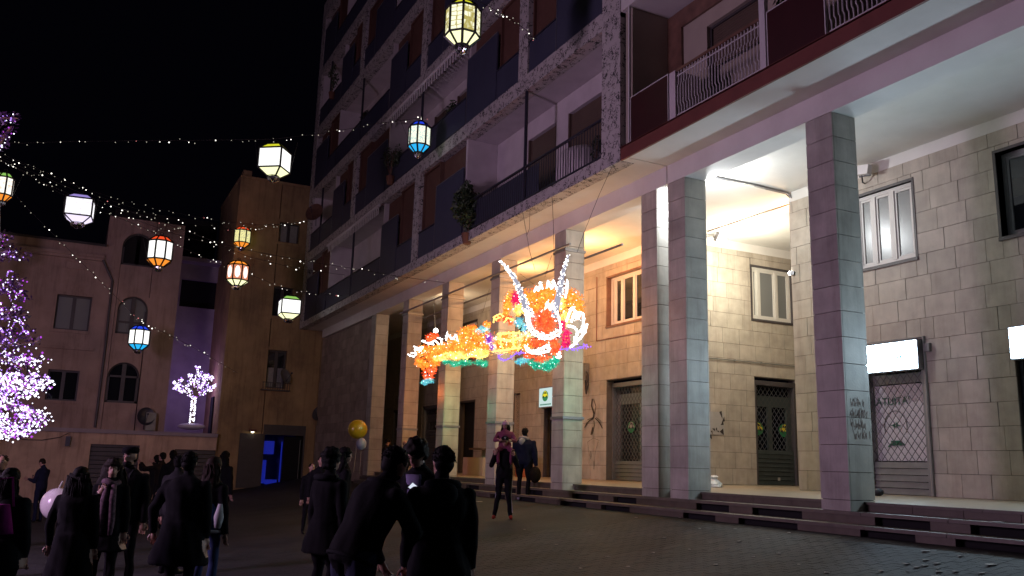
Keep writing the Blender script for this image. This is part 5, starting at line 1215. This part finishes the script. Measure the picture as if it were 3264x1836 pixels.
def person(label, top=None, w=None, feet=None, rel=0, mats=None, fat=1.0, lean=0, hp=0, hy=0, L=None, R=None, coat=0, hair='short', hm=None, vox=.02, H=None, face=False, legs=None, at=None, k=None, hang=1.0, group='people standing in the square', step=0):
    m_top, m_leg, m_shoe = mats; hm = hm or h_black
    if at is not None: pos = np.array(at, float)
    elif feet is not None:
        pos = aG(*feet); w = wof(pos)
        if top is not None: H = aW(top[0], top[1], w)[2]-pos[2]
    else:
        tp = aW(top[0], top[1], w); pos = np.array([tp[0], tp[1], gz(tp[0], tp[1])])
        if H is None: H = tp[2]-pos[2]
    if k is None: k = H/1.75
    ang = math.radians(REL+rel); Rz = rotz(ang); La = rotx(math.radians(lean))
    hip = np.array([0, 0, .93])
    if lean and top is not None and at is None and feet is None:     # keep the head where it is seen
        off = Rz@((La@np.array([0, .02, .80]))*np.array([1, 1, 0]))*k; pos[0] -= off[0]; pos[1] -= off[1]; pos[2] = gz(pos[0], pos[1])
    T = lambda p: hip+La@(np.array(p, float)-hip)          # torso frame -> body frame
    W = lambda p: pos+Rz@(np.array(p, float)*k)
    mb = MB(); bones = []                                   # (a, b, r, mat)
    def ring(z, rx, ry, y=0): return [W(T((rx*math.cos(a), y+ry*math.sin(a), z))) for a in np.linspace(0, 2*math.pi, 14, False)]
    f = fat
    rg = [ring(.86, .14*f, .105*f), ring(.93, .168*f, .122*f), ring(1.02, .165*f, .12*f), ring(1.12, .15*f, .112*f), ring(1.24, .17*f, .122*f), ring(1.36, .19*f, .125*f), ring(1.425, .155*f, .10*f), ring(1.46, .115*f, .085*f), ring(1.50, .07, .065)]
    mb.loft(rg); bones.append((T((0, 0, .98)), T((0, 0, 1.42)), .15*f, 1))
    if coat:
        zs = np.linspace(1.0, coat, 5); mb.loft([[W((( .172+.022*i)*f*math.cos(a)*(1+.05*math.sin(3*a+i)), (.135+.015*i)*f*math.sin(a)+(La@np.array([0, 0, z-.93]))[1]*.3, z)) for a in np.linspace(0, 2*math.pi, 16, False)] for i, z in enumerate(zs)][::-1])
        bones.append(((0, 0, 1.0), (0, 0, coat+.02), .175*f, 1))
    # legs
    for s in (-1, 1):
        if legs: kn, an = legs[0 if s < 0 else 1]; kn = np.array(kn, float); an = np.array(an, float); hj = np.array([s*.09, 0, .92])
        else:
            hj = np.array([s*.088*f, 0, .92]); an = np.array([s*.115, -.01+s*step, .085]); kn = (hj+an)/2+np.array([0, .03, .01])
        mid = (hj+kn)/2
        mb.tube([W(hj+(0, 0, .02)), W(mid), W(kn)], [.088*f*k, .076*f*k, .060*k], 10); mb.tube([W(kn), W((kn+an)/2+np.array([0, -.012, .02])), W(an)], [.060*k, .056*k, .048*k], 10); mb.ell(W(kn), .06*k, 10, 8)
        bones += [(hj, kn, .075*f, 2), (kn, an+np.array([0, 0, .02]), .055, 2)]
        fd = np.array([s*.12, 1, 0]) if not legs else nrm(np.array([0, .5, -.6]) if an[2] > .3 else np.array([s*.1, 1, 0])); fd = nrm(fd)
        t0 = an+np.array([0, -.035, -.045]); t1 = an+fd*.15+np.array([0, 0, -.05])
        mb.tube([W(t0), W((t0+t1)/2+np.array([0, 0, .012])), W(t1)], [.040*k, .046*k, .034*k], 8); mb.ell(W(t1), .036*k, 8, 6); bones.append((t0-np.array([0, 0, .02]), t1-np.array([0, 0, .01]), .045, 3))
    # arms
    hands = []
    for s, A in ((-1, L), (1, R)):
        sh = T((s*(.168*f+.006), 0, 1.385)); ed, wd = A if A else ((s*.16, .0, -1), (s*.04, .16, -1))
        el = sh+nrm(ed)*.29; wr = el+nrm(wd)*.25; sl = .055*(1+(f-1)*.6)
        mb.tube([W(T((s*.09, 0, 1.385))), W(sh), W((sh+el)/2), W(el)], [.06*k, sl*1.08*k, sl*.95*k, sl*.85*k], 10); mb.ell(W(sh), sl*1.02*k, 10, 8)
        mb.tube([W(el), W((el+wr)/2), W(wr)], [sl*.86*k, sl*.75*k, sl*.6*k], 10); mb.ell(W(el), sl*.87*k, 10, 8)
        d = nrm(wd); side = nrm(np.cross(d, (s*.3, 1, .2))); pn = nrm(np.cross(d, side)); pc = wr+d*.055
        mb.ell(W(pc), np.array([.024, .043, .055])*k, 10, 8, M=np.array([Rz@pn, Rz@side, Rz@d]).T)
        bones += [(T((s*.08, 0, 1.41)), sh, sl, 1), (sh, el, sl, 1), (el, wr, sl*.7, 1), (wr+d*.025, pc+d*.05, .042, 0)]; hands.append((pc, d, side, pn, s))
    # neck and head
    nb = T((0, 0, 1.46)); Hm_ = rotx(math.radians(lean*.45+hp))@rotz(math.radians(hy)).T if False else rotz(math.radians(hy))@rotx(math.radians(lean*.45+hp))
    nt_ = T((0, .012, 1.54)); hc = nt_+Hm_@np.array([0, .012, .105])
    mb.tube([W(nb-(nt_-nb)*.4), W(nb), W(nt_), W(nt_+(hc-nt_)*.4)], [.066*k, .058*k, .052*k, .052*k], 10); bones.append((nb+(nt_-nb)*.5, nt_, .052, 0))
    HM = Rz@Hm_; HW = lambda p: W(hc+Hm_@np.array(p, float))
    mb.ell(HW((0, -.008, .012)), np.array([.073, .092, .098])*k, 16, 12, M=HM); mb.ell(HW((0, .028, -.055)), np.array([.052, .060, .062])*k, 12, 8, M=HM); mb.ell(HW((0, .095, -.022)), np.array([.014, .020, .024])*k, 8, 6, M=HM)
    mb.ell(HW((0, .082, .028)), np.array([.045, .014, .014])*k, 10, 6, M=HM)
    for s in (-1, 1): mb.ell(HW((s*.074, -.005, -.008)), np.array([.012, .022, .032])*k, 8, 6, M=HM)
    bones.append((hc+Hm_@np.array([0, 0, .03]), hc+Hm_@np.array([0, .02, -.06]), .085, 0))
    # one continuous skin: voxel union of the volumes
    t = thing('person', label, 'person', tuple(pos), group)
    me0 = mb.mesh('raw', skin, pos); ob = bpy.data.objects.new('raw', me0); COL.objects.link(ob)
    md = ob.modifiers.new('r', 'REMESH'); md.mode = 'VOXEL'; md.voxel_size = vox*k; ms = ob.modifiers.new('s', 'SMOOTH'); ms.factor = .5; ms.iterations = 2
    dgp = bpy.context.evaluated_depsgraph_get(); dgp.update(); me = bpy.data.meshes.new_from_object(ob.evaluated_get(dgp)); bpy.data.objects.remove(ob)
    n = len(me.vertices); co = np.empty(n*3); me.vertices.foreach_get('co', co); co = co.reshape(-1, 3); no = np.empty(n*3); me.vertices.foreach_get('normal', no); no = no.reshape(-1, 3)
    loc = (co/k)@Rz        # back to body frame (Rz orthonormal)
    def cat(P):
        D = np.empty((len(P), len(bones)))
        for i, (a, b, r, m) in enumerate(bones):
            a = np.array(a, float); b = np.array(b, float); ab = b-a; u = np.clip(((P-a)@ab)/(ab@ab+1e-9), 0, 1); D[:, i] = np.linalg.norm(P-(a+u[:, None]*ab), axis=1)-r
        return np.array([q[3] for q in bones])[D.argmin(1)]
    vc = cat(loc); ph = random.random()*9
    amp = np.where((vc == 1) | (vc == 2), .0055, 0)
    dsp = amp*(np.sin(loc[:, 2]*19+loc[:, 0]*27+ph)*np.sin(loc[:, 2]*11-loc[:, 1]*23+ph*2)+.6*np.sin(loc[:, 2]*23*np.cos(ph)+loc[:, 0]*33*np.sin(ph)+loc[:, 1]*21))
    dsp += np.where(vc == 1, .006, 0)
    co = co+no*(dsp*k)[:, None]; me.vertices.foreach_set('co', co.ravel())
    nf = len(me.polygons); fc = np.empty(nf*3); me.polygons.foreach_get('center', fc); fcat = cat((fc.reshape(-1, 3)/k)@Rz)
    me.materials.clear()
    for m in (skin, m_top, m_leg, m_shoe): me.materials.append(m)
    me.polygons.foreach_set('material_index', fcat.astype(np.int32)); me.polygons.foreach_set('use_smooth', [True]*nf)
    # fingers: four and a thumb per hand, curled, rooted in the palm, same mesh
    fb_ = MB()
    for pc, d, side, pn, s in hands:
        for i, (o, l) in enumerate(((-.030, .062), (-.010, .072), (.010, .068), (.029, .052))):
            r0 = pc+side*o+d*.035; r1 = r0+d*l*.5+pn*s*.006; r2 = r1+(d*.75+pn*-.55)*l*.35; r3 = r2+(d*.35+pn*-.9)*l*.3
            fb_.tube([W(r0), W(r1), W(r2), W(r3)], [.0095*k, .009*k, .008*k, .006*k], 6)
        r0 = pc-side*.035-d*.02; r1 = r0-side*.022+d*.03; r2 = r1+d*.03-pn*.012; fb_.tube([W(r0), W(r1), W(r2)], [.012*k, .011*k, .008*k], 6)
    bm = bmesh.new(); bm.from_mesh(me); fme = fb_.mesh('f', skin, pos); bm.from_mesh(fme); bm.to_mesh(me); bm.free()
    me.name = 'body'; bo = place('body', me, t)
    # hair
    hb = MB()
    def hshell(c, r, amp=.012, fr=60, nu=26, nv=18):
        b = MB(); b.ell((0, 0, 0), r, nu, nv)
        for v in b.v:
            v = np.array(v); dn = nrm(v); a = amp*(math.sin(v[0]*fr+ph)*math.sin(v[1]*fr*1.1+2)+math.sin(v[2]*fr*1.3+ph)*.7); hb.v.append(tuple(HW(np.array(c)+v+dn*a)))
        o = len(hb.v)-len(b.v); hb.f += [tuple(o+i for i in q) for q in b.f]; hb.m += [0]*len(b.f)
    if hair == 'short': hshell((0, -.020, .034), (.086, .097, .094), .0035); hshell((0, -.042, -.025), (.078, .068, .07), .003)
    if hair == 'crop': hshell((0, -.022, .026), (.079, .090, .086), .002); hshell((0, -.04, -.02), (.068, .062, .06), .002)
    if hair in ('curly', 'longcurly'):
        hshell((0, -.02, .045), (.104, .110, .100), .010, 70, 30, 20); hshell((0, -.05, -.02), (.094, .075, .085), .010, 70, 26, 18)
    if hair in ('long', 'longcurly'):
        hshell((0, -.02, .035), (.088, .100, .092), .004)
        wd_, cur = ((.115 if hang < 1.5 else .16), .016) if hair == 'long' else (.155, .030)
        ln = .42*hang; rgs = []
        for i in range(9):
            u = i/8; z = .05-u*ln; yy = -.06-.035*math.sin(u*2.2); rx = wd_*(.75+.45*math.sin(min(u*2.2, 1.57)))*(1-.45*max(u-.7, 0)/.3); ry = .060+.02*math.sin(u*3)
            base = hc+Hm_@np.array([0, yy, .05]) if i == 0 else None
            c0 = hc+Hm_@np.array([0, -.055, .04]); c1 = np.array([0, -.055, .04-u*ln-.0]); cen = hc+(Hm_@np.array([0, -.055, .04]))*1.0+np.array([0, -.03*u, -u*ln])+T((0, 0, 1.6))*0
            rgs.append([W(cen+np.array([rx*math.cos(a)*(1+cur*3*math.sin(5*a+i*1.7)), ry*math.sin(a)*(1+cur*3*math.cos(7*a+i)), .012*math.sin(4*a+i)])) for a in np.linspace(0, 2*math.pi, 22, False)])
        hb.loft(rgs[::-1])
        for q in range(46):      # loose locks break the outline
            a = random.uniform(math.pi*.95, math.pi*2.05); z0 = random.uniform(-.05, .03); P = []
            for i in range(6):
                u = i/5; P.append(W(hc+np.array([wd_*(1.0+.12*math.sin(u*9+q))*math.cos(a)*(.8+.3*math.sin(min(u*2.2, 1.57))), -.05+.085*math.sin(a)+.012*math.sin(u*11+q), z0-u*ln*random.uniform(.85, 1.05)])))
            hb.tube(P, [.011*k, .011*k, .010*k, .009*k, .007*k, .003*k], 5)
    if hair == 'cap':
        hshell((0, -.03, -.01), (.079, .075, .075), .003)
    if hair in ('short', 'curly', 'crop') and vox <= .02:       # loose tufts
        for q in range(190 if hair != 'crop' else 60):
            d = np.random.randn(3); d[2] = abs(d[2])*.9-.25; d[1] -= .35; d /= np.linalg.norm(d)
            if (d[1] > .35 and d[2] < .6) or d[2] < -.1: continue
            r0 = np.array([0, -.020, .03])+d*np.array([.080, .090, .088]); g = np.array([d[0]*.2, -.35, -.6+d[2]*.5])+np.random.randn(3)*.35; g = g-(g@d)*d+d*.10; ln_ = .030 if hair == 'short' else .040 if hair == 'curly' else .012
            r1 = r0+d*.006+g*ln_*.5; r2 = r1+g*ln_*.5+np.random.randn(3)*.006
            hb.tube([HW(r0), HW(r1), HW(r2)], [.0075*k, .006*k, .002*k], 4)
    if hb.f: hb.build('hair', hm, t, smooth=True)
    if face:
        e = MB(); e2 = MB(); br = MB(); lp = MB()
        for s in (-1, 1):
            e.ell(HW((s*.031, .076, .008)), np.array([.014, .010, .008])*k, 8, 6, M=HM); e2.ell(HW((s*.031, .0835, .008)), np.array([.007, .005, .007])*k, 8, 6, M=HM)
            br.tube([HW((s*.014, .091, .028)), HW((s*.032, .090, .033)), HW((s*.050, .078, .027))], [.004*k, .005*k, .003*k], 5)
        lp.tube([HW((-.024, .082, -.066)), HW((-.008, .089, -.062)), HW((.008, .089, -.062)), HW((.024, .082, -.066))], [.003*k, .006*k, .006*k, .003*k], 5)
        e.build('eyes', eye_w, t); e2.build('iris', eye_d, t); br.build('eyebrows', hm, t); lp.build('mouth', lipm, t)
    return dict(t=t, W=W, T=T, HW=HW, hc=hc, HM=HM, hands=hands, k=k, pos=pos, Rz=Rz, H=k*1.75)
def scarf(p, m, tails=True):
    mb = MB(); W, T = p['W'], p['T']
    mb.tube([W(T((.085*math.cos(a), .015+.085*math.sin(a), 1.47+.02*math.sin(2*a)))) for a in np.linspace(0, 2*math.pi, 16)], .038*p['k'], 8, caps=False)
    if tails:
        for s in (-.05, .03): mb.tube([W(T((s, .10, 1.44))), W(T((s*1.2, .15, 1.25))), W(T((s*1.5, .15, 1.0))), W(T((s*1.5, .15, .82)))], [.035*p['k'], .045*p['k'], .045*p['k'], .03*p['k']], 8)
    return mb.build('scarf', m, p['t'], smooth=True)
def held_phone(label, p, hand, up=(0, .3, .95), lit=.5):
    pc, d, side, pn, s = p['hands'][hand]; W = p['W']; c = W(pc+d*.05-pn*.01); Rz = p['Rz']
    u = Rz@nrm(up); v = Rz@nrm(np.cross(up, (1, .2, 0))); x = np.cross(u, v)
    t = thing('phone', label, 'phone', tuple(c)); MB().obox(c, x*.036, u*.07, v*.004).build('phone_case', M['black'], t); MB().obox(c+v*.0055, x*.033, u*.064, v*.001).build('screen', emit('phone_screen', (.6, .7, 1), lit), t); return t

B = (c_black, c_black, c_shoe)
person('woman with long dark hair and dark jacket at the bottom left corner, seen from behind', (30, 1180), 8.6, rel=8, mats=(c_char, c_black, c_shoe), fat=1.22, coat=.72, hair='long', hang=1.1)
q = aW(2, 1310, 8.2); t = thing('handbag', 'magenta bag hanging at the left edge by the woman in the corner', 'bag', tuple(q)); 
MB().loft([[q+np.array([(.12-.02*i)*math.cos(a), .08*math.sin(a), -.12+.09*i]) for a in np.linspace(0, 2*math.pi, 14, False)] for i in range(4)]).build('bag_body', c_mag, t, smooth=True); MB().tube([q+np.array([-.1, 0, .13]), q+np.array([-.06, 0, .38]), q+np.array([.05, 0, .40]), q+np.array([.09, 0, .13])], .012, 6).build('strap', c_mag, t)
person('short-haired man at the left edge behind the corner woman', (8, 1146), 13, rel=165, mats=(c_brown, c_black, c_shoe), hair='crop', hm=h_brown, fat=1.1, face=True)
p = person('man in dark suit and pale shirt by the far wall looking down at his phone', (92, 1152), feet=(92, 1314), rel=-78, mats=(c_navy, c_navy, c_shoe), hp=32, hair='crop', hm=h_brown, L=((-.1, .25, -1), (.2, 1, .25)), R=((.1, .3, -1), (-.2, 1, .3)), vox=.022, fat=1.05)
MB().loft([[p['W'](p['T']((.075*math.cos(a)*(1-.1*i), .10+.032*math.sin(a), .80+.2*i))) for a in np.linspace(0, 2*math.pi, 10, False)] for i in range(4)]).build('shirt', c_white, p['t'], smooth=True)
held_phone('dark phone held by the man in the suit', p, 1, lit=.15)
person('woman with very long dark hair seen from behind, in front of the white balloon', (205, 1178), 9.5, rel=4, mats=B, fat=1.18, coat=.35, hair='long', hang=1.75, L=((-.32, -.05, -1), (-.05, .2, -1)))
p = person('woman with dark curly hair and patterned scarf resting her hand on her chin', (288, 1158), 11.0, rel=168, mats=B, fat=1.0, coat=.62, hair='longcurly', hm=h_brown, R=((.2, .2, -1), (-.55, .25, 1)), face=True, hy=-12, vox=.015)
scarf(p, mat('patterned_scarf', (.11, .06, .085), .9, .9, 26, .2, 60))
p = person('bearded man in a dark flat cap and open dark jacket behind the curly-haired woman', (332, 1128), 11.7, rel=176, mats=B, fat=1.12, hair='cap', face=True, hy=14, vox=.015, step=.05)
mb = MB(); HW = p['HW']; k = p['k']
mb.loft([[HW((r*math.cos(a), -.012+(r*1.15)*math.sin(a)+o, z)) for a in np.linspace(0, 2*math.pi, 20, False)] for z, r, o in ((.045, .084, 0), (.07, .100, .012), (.10, .098, .012), (.122, .075, 0), (.13, .03, 0))]); mb.prism([HW((.07*math.cos(a), .075+.055*math.sin(a), .052-.012*math.sin(a))) for a in np.linspace(-.2, math.pi+.2, 12)], p['Rz']@np.array([0, 0, .012])*k); mb.build('flat_cap', c_black, p['t'], smooth=True)
mb = MB(); mb.ell(HW((0, .045, -.085)), np.array([.055, .055, .045])*k, 12, 8, M=p['HM']); mb.build('beard', h_black, p['t'], smooth=True)
mb = MB(); W, T = p['W'], p['T']
for s in (-1, 1): mb.tube([W(T((s*.07, .03, 1.50))), W(T((s*.05, .10, 1.42))), W(T((s*.03, .145, 1.22)))], [.022*k, .022*k, .014*k], 6)
mb.build('pale_collar', c_grey, p['t'])
person('man in a grey jacket half hidden behind the big man in black', (452, 1146), 13.5, rel=20, mats=(c_grey, c_black, c_shoe), fat=1.15, hair='crop')
person('big man in a black coat seen from behind, left hand showing at his pocket', (478, 1140), 10.0, rel=12, mats=B, fat=1.32, coat=.55, hair='short', L=((-.55, -.1, -1), (.05, .1, -1)), hy=-18)
p = person('woman with long auburn hair, blue and white jacket and jeans beside the big man', (540, 1152), 10.7, rel=22, mats=(c_black, c_jean, c_shoe), fat=1.02, hair='long', hm=h_aub, hang=1.15)
mb = MB(); W, T = p['W'], p['T']
mb.loft([[W(T(((.175+.02*math.sin(3*a))*math.cos(a)*s, (.14+.02*math.sin(5*a))*math.sin(a)*s, z))) for a in np.linspace(0, 2*math.pi, 20, False)] for z, s in ((.86, .98), (.90, 1.08), (1.0, 1.1), (1.12, 1.05), (1.2, 1.0))]); mb.build('jacket_body', c_blue, p['t'], smooth=True)
mb = MB()
for s in (-1, 1): mb.tube([W(T((s*.20, -.05, 1.2))), W(T((s*.205, -.07, 1.05))), W(T((s*.19, -.06, .92)))], [.03*p['k'], .06*p['k'], .04*p['k']], 10)
mb.tube([W(T((.182*math.cos(a), .15*math.sin(a), .875))) for a in np.linspace(0, 2*math.pi, 20)], .02*p['k'], 8, caps=False); mb.build('white_sleeve_panel', c_white, p['t'], smooth=True)
person('far man with raised arms holding something up near the garage door', (411, 1138), 24, rel=-70, mats=(c_brown, c_black, c_shoe), hair='crop', vox=.026, L=((-.3, .9, -.15), (.2, .8, .55)), R=((.3, .9, -.15), (-.2, .8, .55)))
person('far short-haired person just left of the man with raised arms', (396, 1146), 25, rel=-60, mats=B, hair='short', vox=.026, L=((-.3, .9, -.1), (.3, .7, .5)))
person('far dark figure beside the man with raised arms, close to the big man', (437, 1134), 22, rel=-30, mats=B, hair='short', vox=.026)
person('woman with dark shoulder-length hair standing far behind the auburn-haired one', (568, 1136), 20, rel=25, mats=B, hair='long', hang=.8, vox=.026)
person('small far figure right of the blue-lit doorway', (786, 1150), 19, rel=150, mats=B, hair='crop', hm=h_brown, vox=.026, H=1.5)
person('second small far figure close to the curly man in black', (809, 1147), 18.4, rel=160, mats=B, hair='crop', hm=h_brown, vox=.026)
p = person('young man with curly hair in a black hooded coat left of the phone group', (834, 1133), 9.7, rel=38, mats=B, fat=1.12, coat=.68, hair='curly', vox=.017)
mb = MB(); mb.tube([p['W'](p['T']((.12*math.cos(a), -.05+.085*math.sin(a), 1.465))) for a in np.linspace(0, 2*math.pi, 16)], .035*p['k'], 8, caps=False); mb.build('hood', c_char, p['t'], smooth=True)
person('woman with dark wavy hair behind the curly young man', (868, 1130), 14.5, rel=70, mats=B, hair='longcurly', hang=.8, hy=20)
p13 = person('man in black jacket and jeans bending over the phone, seen from behind', (1008, 1128), 6.9, rel=52, mats=(c_black, c_dj, c_shoe), fat=1.32, lean=24, hp=12, H=1.86, hair='short', vox=.017, L=((-.25, .25, -1), (.15, .5, -.9)), R=((.12, .55, -.9), (-.75, .7, -.1)))
p14 = person('man facing the viewer with swept-back hair and lavender shirt looking down at a phone', (1052, 1105), 8.3, rel=-158, mats=(c_black, c_jean, c_shoe), fat=1.05, lean=9, hp=28, hair='curly', hm=h_brown, face=True, vox=.015, L=((-.2, .35, -1), (.25, 1, .0)), R=((.2, .35, -1), (-.4, 1, .05)))
MB().loft([[p14['W'](p14['T']((.055*math.cos(a)*(1+.1*i), .118+.02*math.sin(a), .98+.12*i))) for a in np.linspace(0, 2*math.pi, 10, False)] for i in range(5)]).build('shirt', c_lav, p14['t'], smooth=True)
mb = MB(); mb.tube([p13['W'](p13['T']((.115*math.cos(a), -.01+.095*math.sin(a), 1.475+.02*math.sin(a)))) for a in np.linspace(0, 2*math.pi, 16)], .026*p13['k'], 8, caps=False); mb.build('collar', c_char, p13['t'], smooth=True); mb = MB(); mb.tube([p13['W'](p13['T']((.218*math.cos(a), .160*math.sin(a), .90))) for a in np.linspace(0, 2*math.pi, 24)], .016*p13['k'], 6, caps=False); mb.build('jacket_hem', c_char, p13['t'], smooth=True)
q = aW(1046, 1232, 7.7); t = thing('phone', 'phone with a bright screen held between the three people in the centre', 'phone', tuple(q))
_u = nrm(RT*.75-UP*.55-FW*.2); _v = nrm(np.cross(_u, nrm(UP*.6+FW*.6))); _x = np.cross(_u, _v)
MB().obox(q, _x*.035, _u*.07, _v*.004).build('phone_case', M['black'], t); MB().obox(q+_v*.0055, _x*.032, _u*.064, _v*.001).build('screen', emit('bright_screen', (.8, .85, 1), .9), t); MB().obox(q-_v*.0055, _x*.032, _u*.064, _v*.001).build('back_glow', emit('phone_back_glow', (.8, .85, 1), .5), t)  # glow is put into the phone's back as well as its screen
p15 = person('person in long black coat seen from behind at the right of the phone group', (1116, 1128), 7.0, rel=-14, mats=B, fat=1.22, coat=.45, hair='short', hy=-20, vox=.017, L=((-.12, .1, -1), (.0, .25, -1)), R=((.16, 0, -1), (.0, .12, -1)))
mb = MB(); mb.tube([p15['W'](p15['T']((.115*math.cos(a), -.03+.10*math.sin(a), 1.47-.015*math.sin(a)))) for a in np.linspace(0, 2*math.pi, 16)], .036*p15['k'], 8, caps=False); mb.ell(p15['W'](p15['T']((0, -.15, 1.40))), np.array([.11, .05, .10])*p15['k'], 12, 8); mb.build('hood', c_char, p15['t'], smooth=True)
q = aW(1053, 1425, 7.8); t = thing('striped_bag', 'small dark bag with two white stripes made to glow at the bottom of the picture', 'bag', tuple(q))
mb = MB(); mb.obox(q, RT*.075, FW*.05, UP*.12); mb.build('bag_body', c_black, t); mb = MB(); mb.obox(q+UP*.035-FW*.052, RT*.036-UP*.001, FW*.002, UP*.013); mb.build('stripe', emit('stripe_glow_white', (.9, .97, 1), 1.0), t); mb = MB(); mb.obox(q+UP*.034-FW*.052+RT*.055, RT*.015, FW*.002, UP*.010); mb.build('stripe', emit('stripe_glow_grey', (.7, .85, .9), .7), t)  # stripes emit: their bright reflection is put into the material
MB().obox(q-UP*.05-FW*.052+RT*.03, RT*.03, FW*.002, UP*.04).build('pale_patch', cl('pale_patch', (.3, .28, .4)), t); MB().tube([q+UP*.12-RT*.05, q+UP*.30, q+UP*.12+RT*.05], .008, 6).build('handle', c_black, t)
p16 = person('man in dark tracksuit, cap and red shoes carrying a child on his shoulders', (1263, 1096), feet=(1265, 1306), rel=180, mats=(c_black, c_black, c_red), fat=1.08, hair='cap', vox=.018, face=True, L=((-.35, .35, -1), (.35, .45, 1)), R=((.35, .35, -1), (-.3, .45, 1)), legs=[((-.10, .04, .50), (-.16, 0, .085)), ((.11, .04, .50), (.19, .02, .085))], hp=4)
mb = MB(); HW = p16['HW']; k = p16['k']; mb.ell(HW((0, -.012, .055)), np.array([.088, .102, .075])*k, 16, 10, M=p16['HM']); mb.prism([HW((.07*math.cos(a), .08+.07*math.sin(a), .045-.01*math.sin(a))) for a in np.linspace(0, math.pi, 10)], p16['Rz']@np.array([0, 0, .01])*k); cp_ = mb.build('cap', c_black, p16['t'], smooth=True)
mb = MB(); 
for a, b in (((-.018, .09), (0, .065)), ((.018, .09), (0, .065)), ((0, .065), (0, .045))): mb.tube([HW((a[0], .098, a[1])), HW((b[0], .102, b[1]))], .005*k, 5)
mb.build('cap_mark', c_white, cp_)
mb = MB(); W, T = p16['W'], p16['T']
for s in (-1, 1): mb.tube([W((s*.185*1.0, 0, .9)), W((s*.165, .04, .5)), W((s*.20, .03, .14))], .008*k, 5)
for i in (0, 1, 2): mb.tube([W(T((-.24+.018*i, -.03, 1.40))), W(T((-.30+.018*i, .03, 1.24)))], .006*k, 4)
mb.build('side_stripe', c_white, p16['t'])
ctop = aW(1256, 1057, wof(p16['pos'])); pelv = p16['W'](p16['T']((0, -.03, 1.50))); kc = (ctop[2]-pelv[2])/.84
pc_ = person('child in pink jacket and pale knitted hat riding on the shoulders of a man', at=pelv-np.array([0, 0, .93*kc]), k=kc, rel=180, mats=(c_pink, c_pink, c_shoe), fat=1.25, hair='long', hang=.6, hm=h_brown, face=True, vox=.022, hy=50, L=((-.4, .5, -.8), (.5, .7, .0)), R=((.4, .5, -.8), (-.5, .7, .0)), legs=[((-.22, .30, .86), (-.20, .30, .46)), ((.22, .30, .86), (.20, .30, .46))], group=None)
mb = MB(); HW = pc_['HW']; mb.ell(HW((0, -.012, .055)), np.array([.094, .108, .085])*kc, 16, 10, M=pc_['HM']); mb.tube([HW((.09*math.cos(a), -.01+.105*math.sin(a), .03)) for a in np.linspace(0, 2*math.pi, 16)], .018*kc, 6, caps=False); mb.ell(HW((0, -.01, .15)), .025*kc, 8, 6); mb.build('knitted_hat', c_pinkhat, pc_['t'], smooth=True)
p17 = person('heavy man in dark blue hooded sweatshirt and white sneakers seen from behind at the steps', (1331, 1076), feet=(1316, 1258), rel=22, mats=(c_navy, c_black, c_wshoe), fat=1.38, hair='crop', vox=.018, hp=8, L=((-.25, .3, -1), (.3, 1, -.2)), R=((.22, -.02, -1), (.05, .1, -1)))
mb = MB(); W, T = p17['W'], p17['T']; mb.tube([W(T((.10*math.cos(a), -.04+.085*math.sin(a), 1.485-.03*math.sin(a)))) for a in np.linspace(0, 2*math.pi, 16)], .04*p17['k'], 8, caps=False); mb.ell(W(T((0, -.15, 1.42))), np.array([.10, .05, .09])*p17['k'], 12, 8); mb.build('pale_hood', cl('pale_hood_lining', (.26, .25, .27)), p17['t'], smooth=True)
q = p17['W']((.30, .0, .62)); t = thing('shoulder_bag', 'dark rounded bag hanging at the right side of the man in the hooded sweatshirt', 'bag', tuple(q)); MB().ell(q, (.15, .12, .2), 14, 10).build('bag_body', c_brown, t, smooth=True); MB().tube([q+np.array([0, 0, .18]), p17['W']((.22, 0, 1.0))], .012, 6).build('strap', c_brown, t)
person('person leaning by the sixth pillar looking at a phone', (972, 1104), 29.5, rel=75, mats=(c_char, c_black, c_shoe), hair='short', vox=.028, hp=20, R=((.2, .4, -1), (-.2, 1, .1)))
person('far person with reddish cap just behind the swept-back-haired man', (1019, 1108), 28, rel=150, mats=(c_brown, c_black, c_shoe), hair='cap', hm=cl('reddish_cap', (.2, .06, .05)), vox=.028)
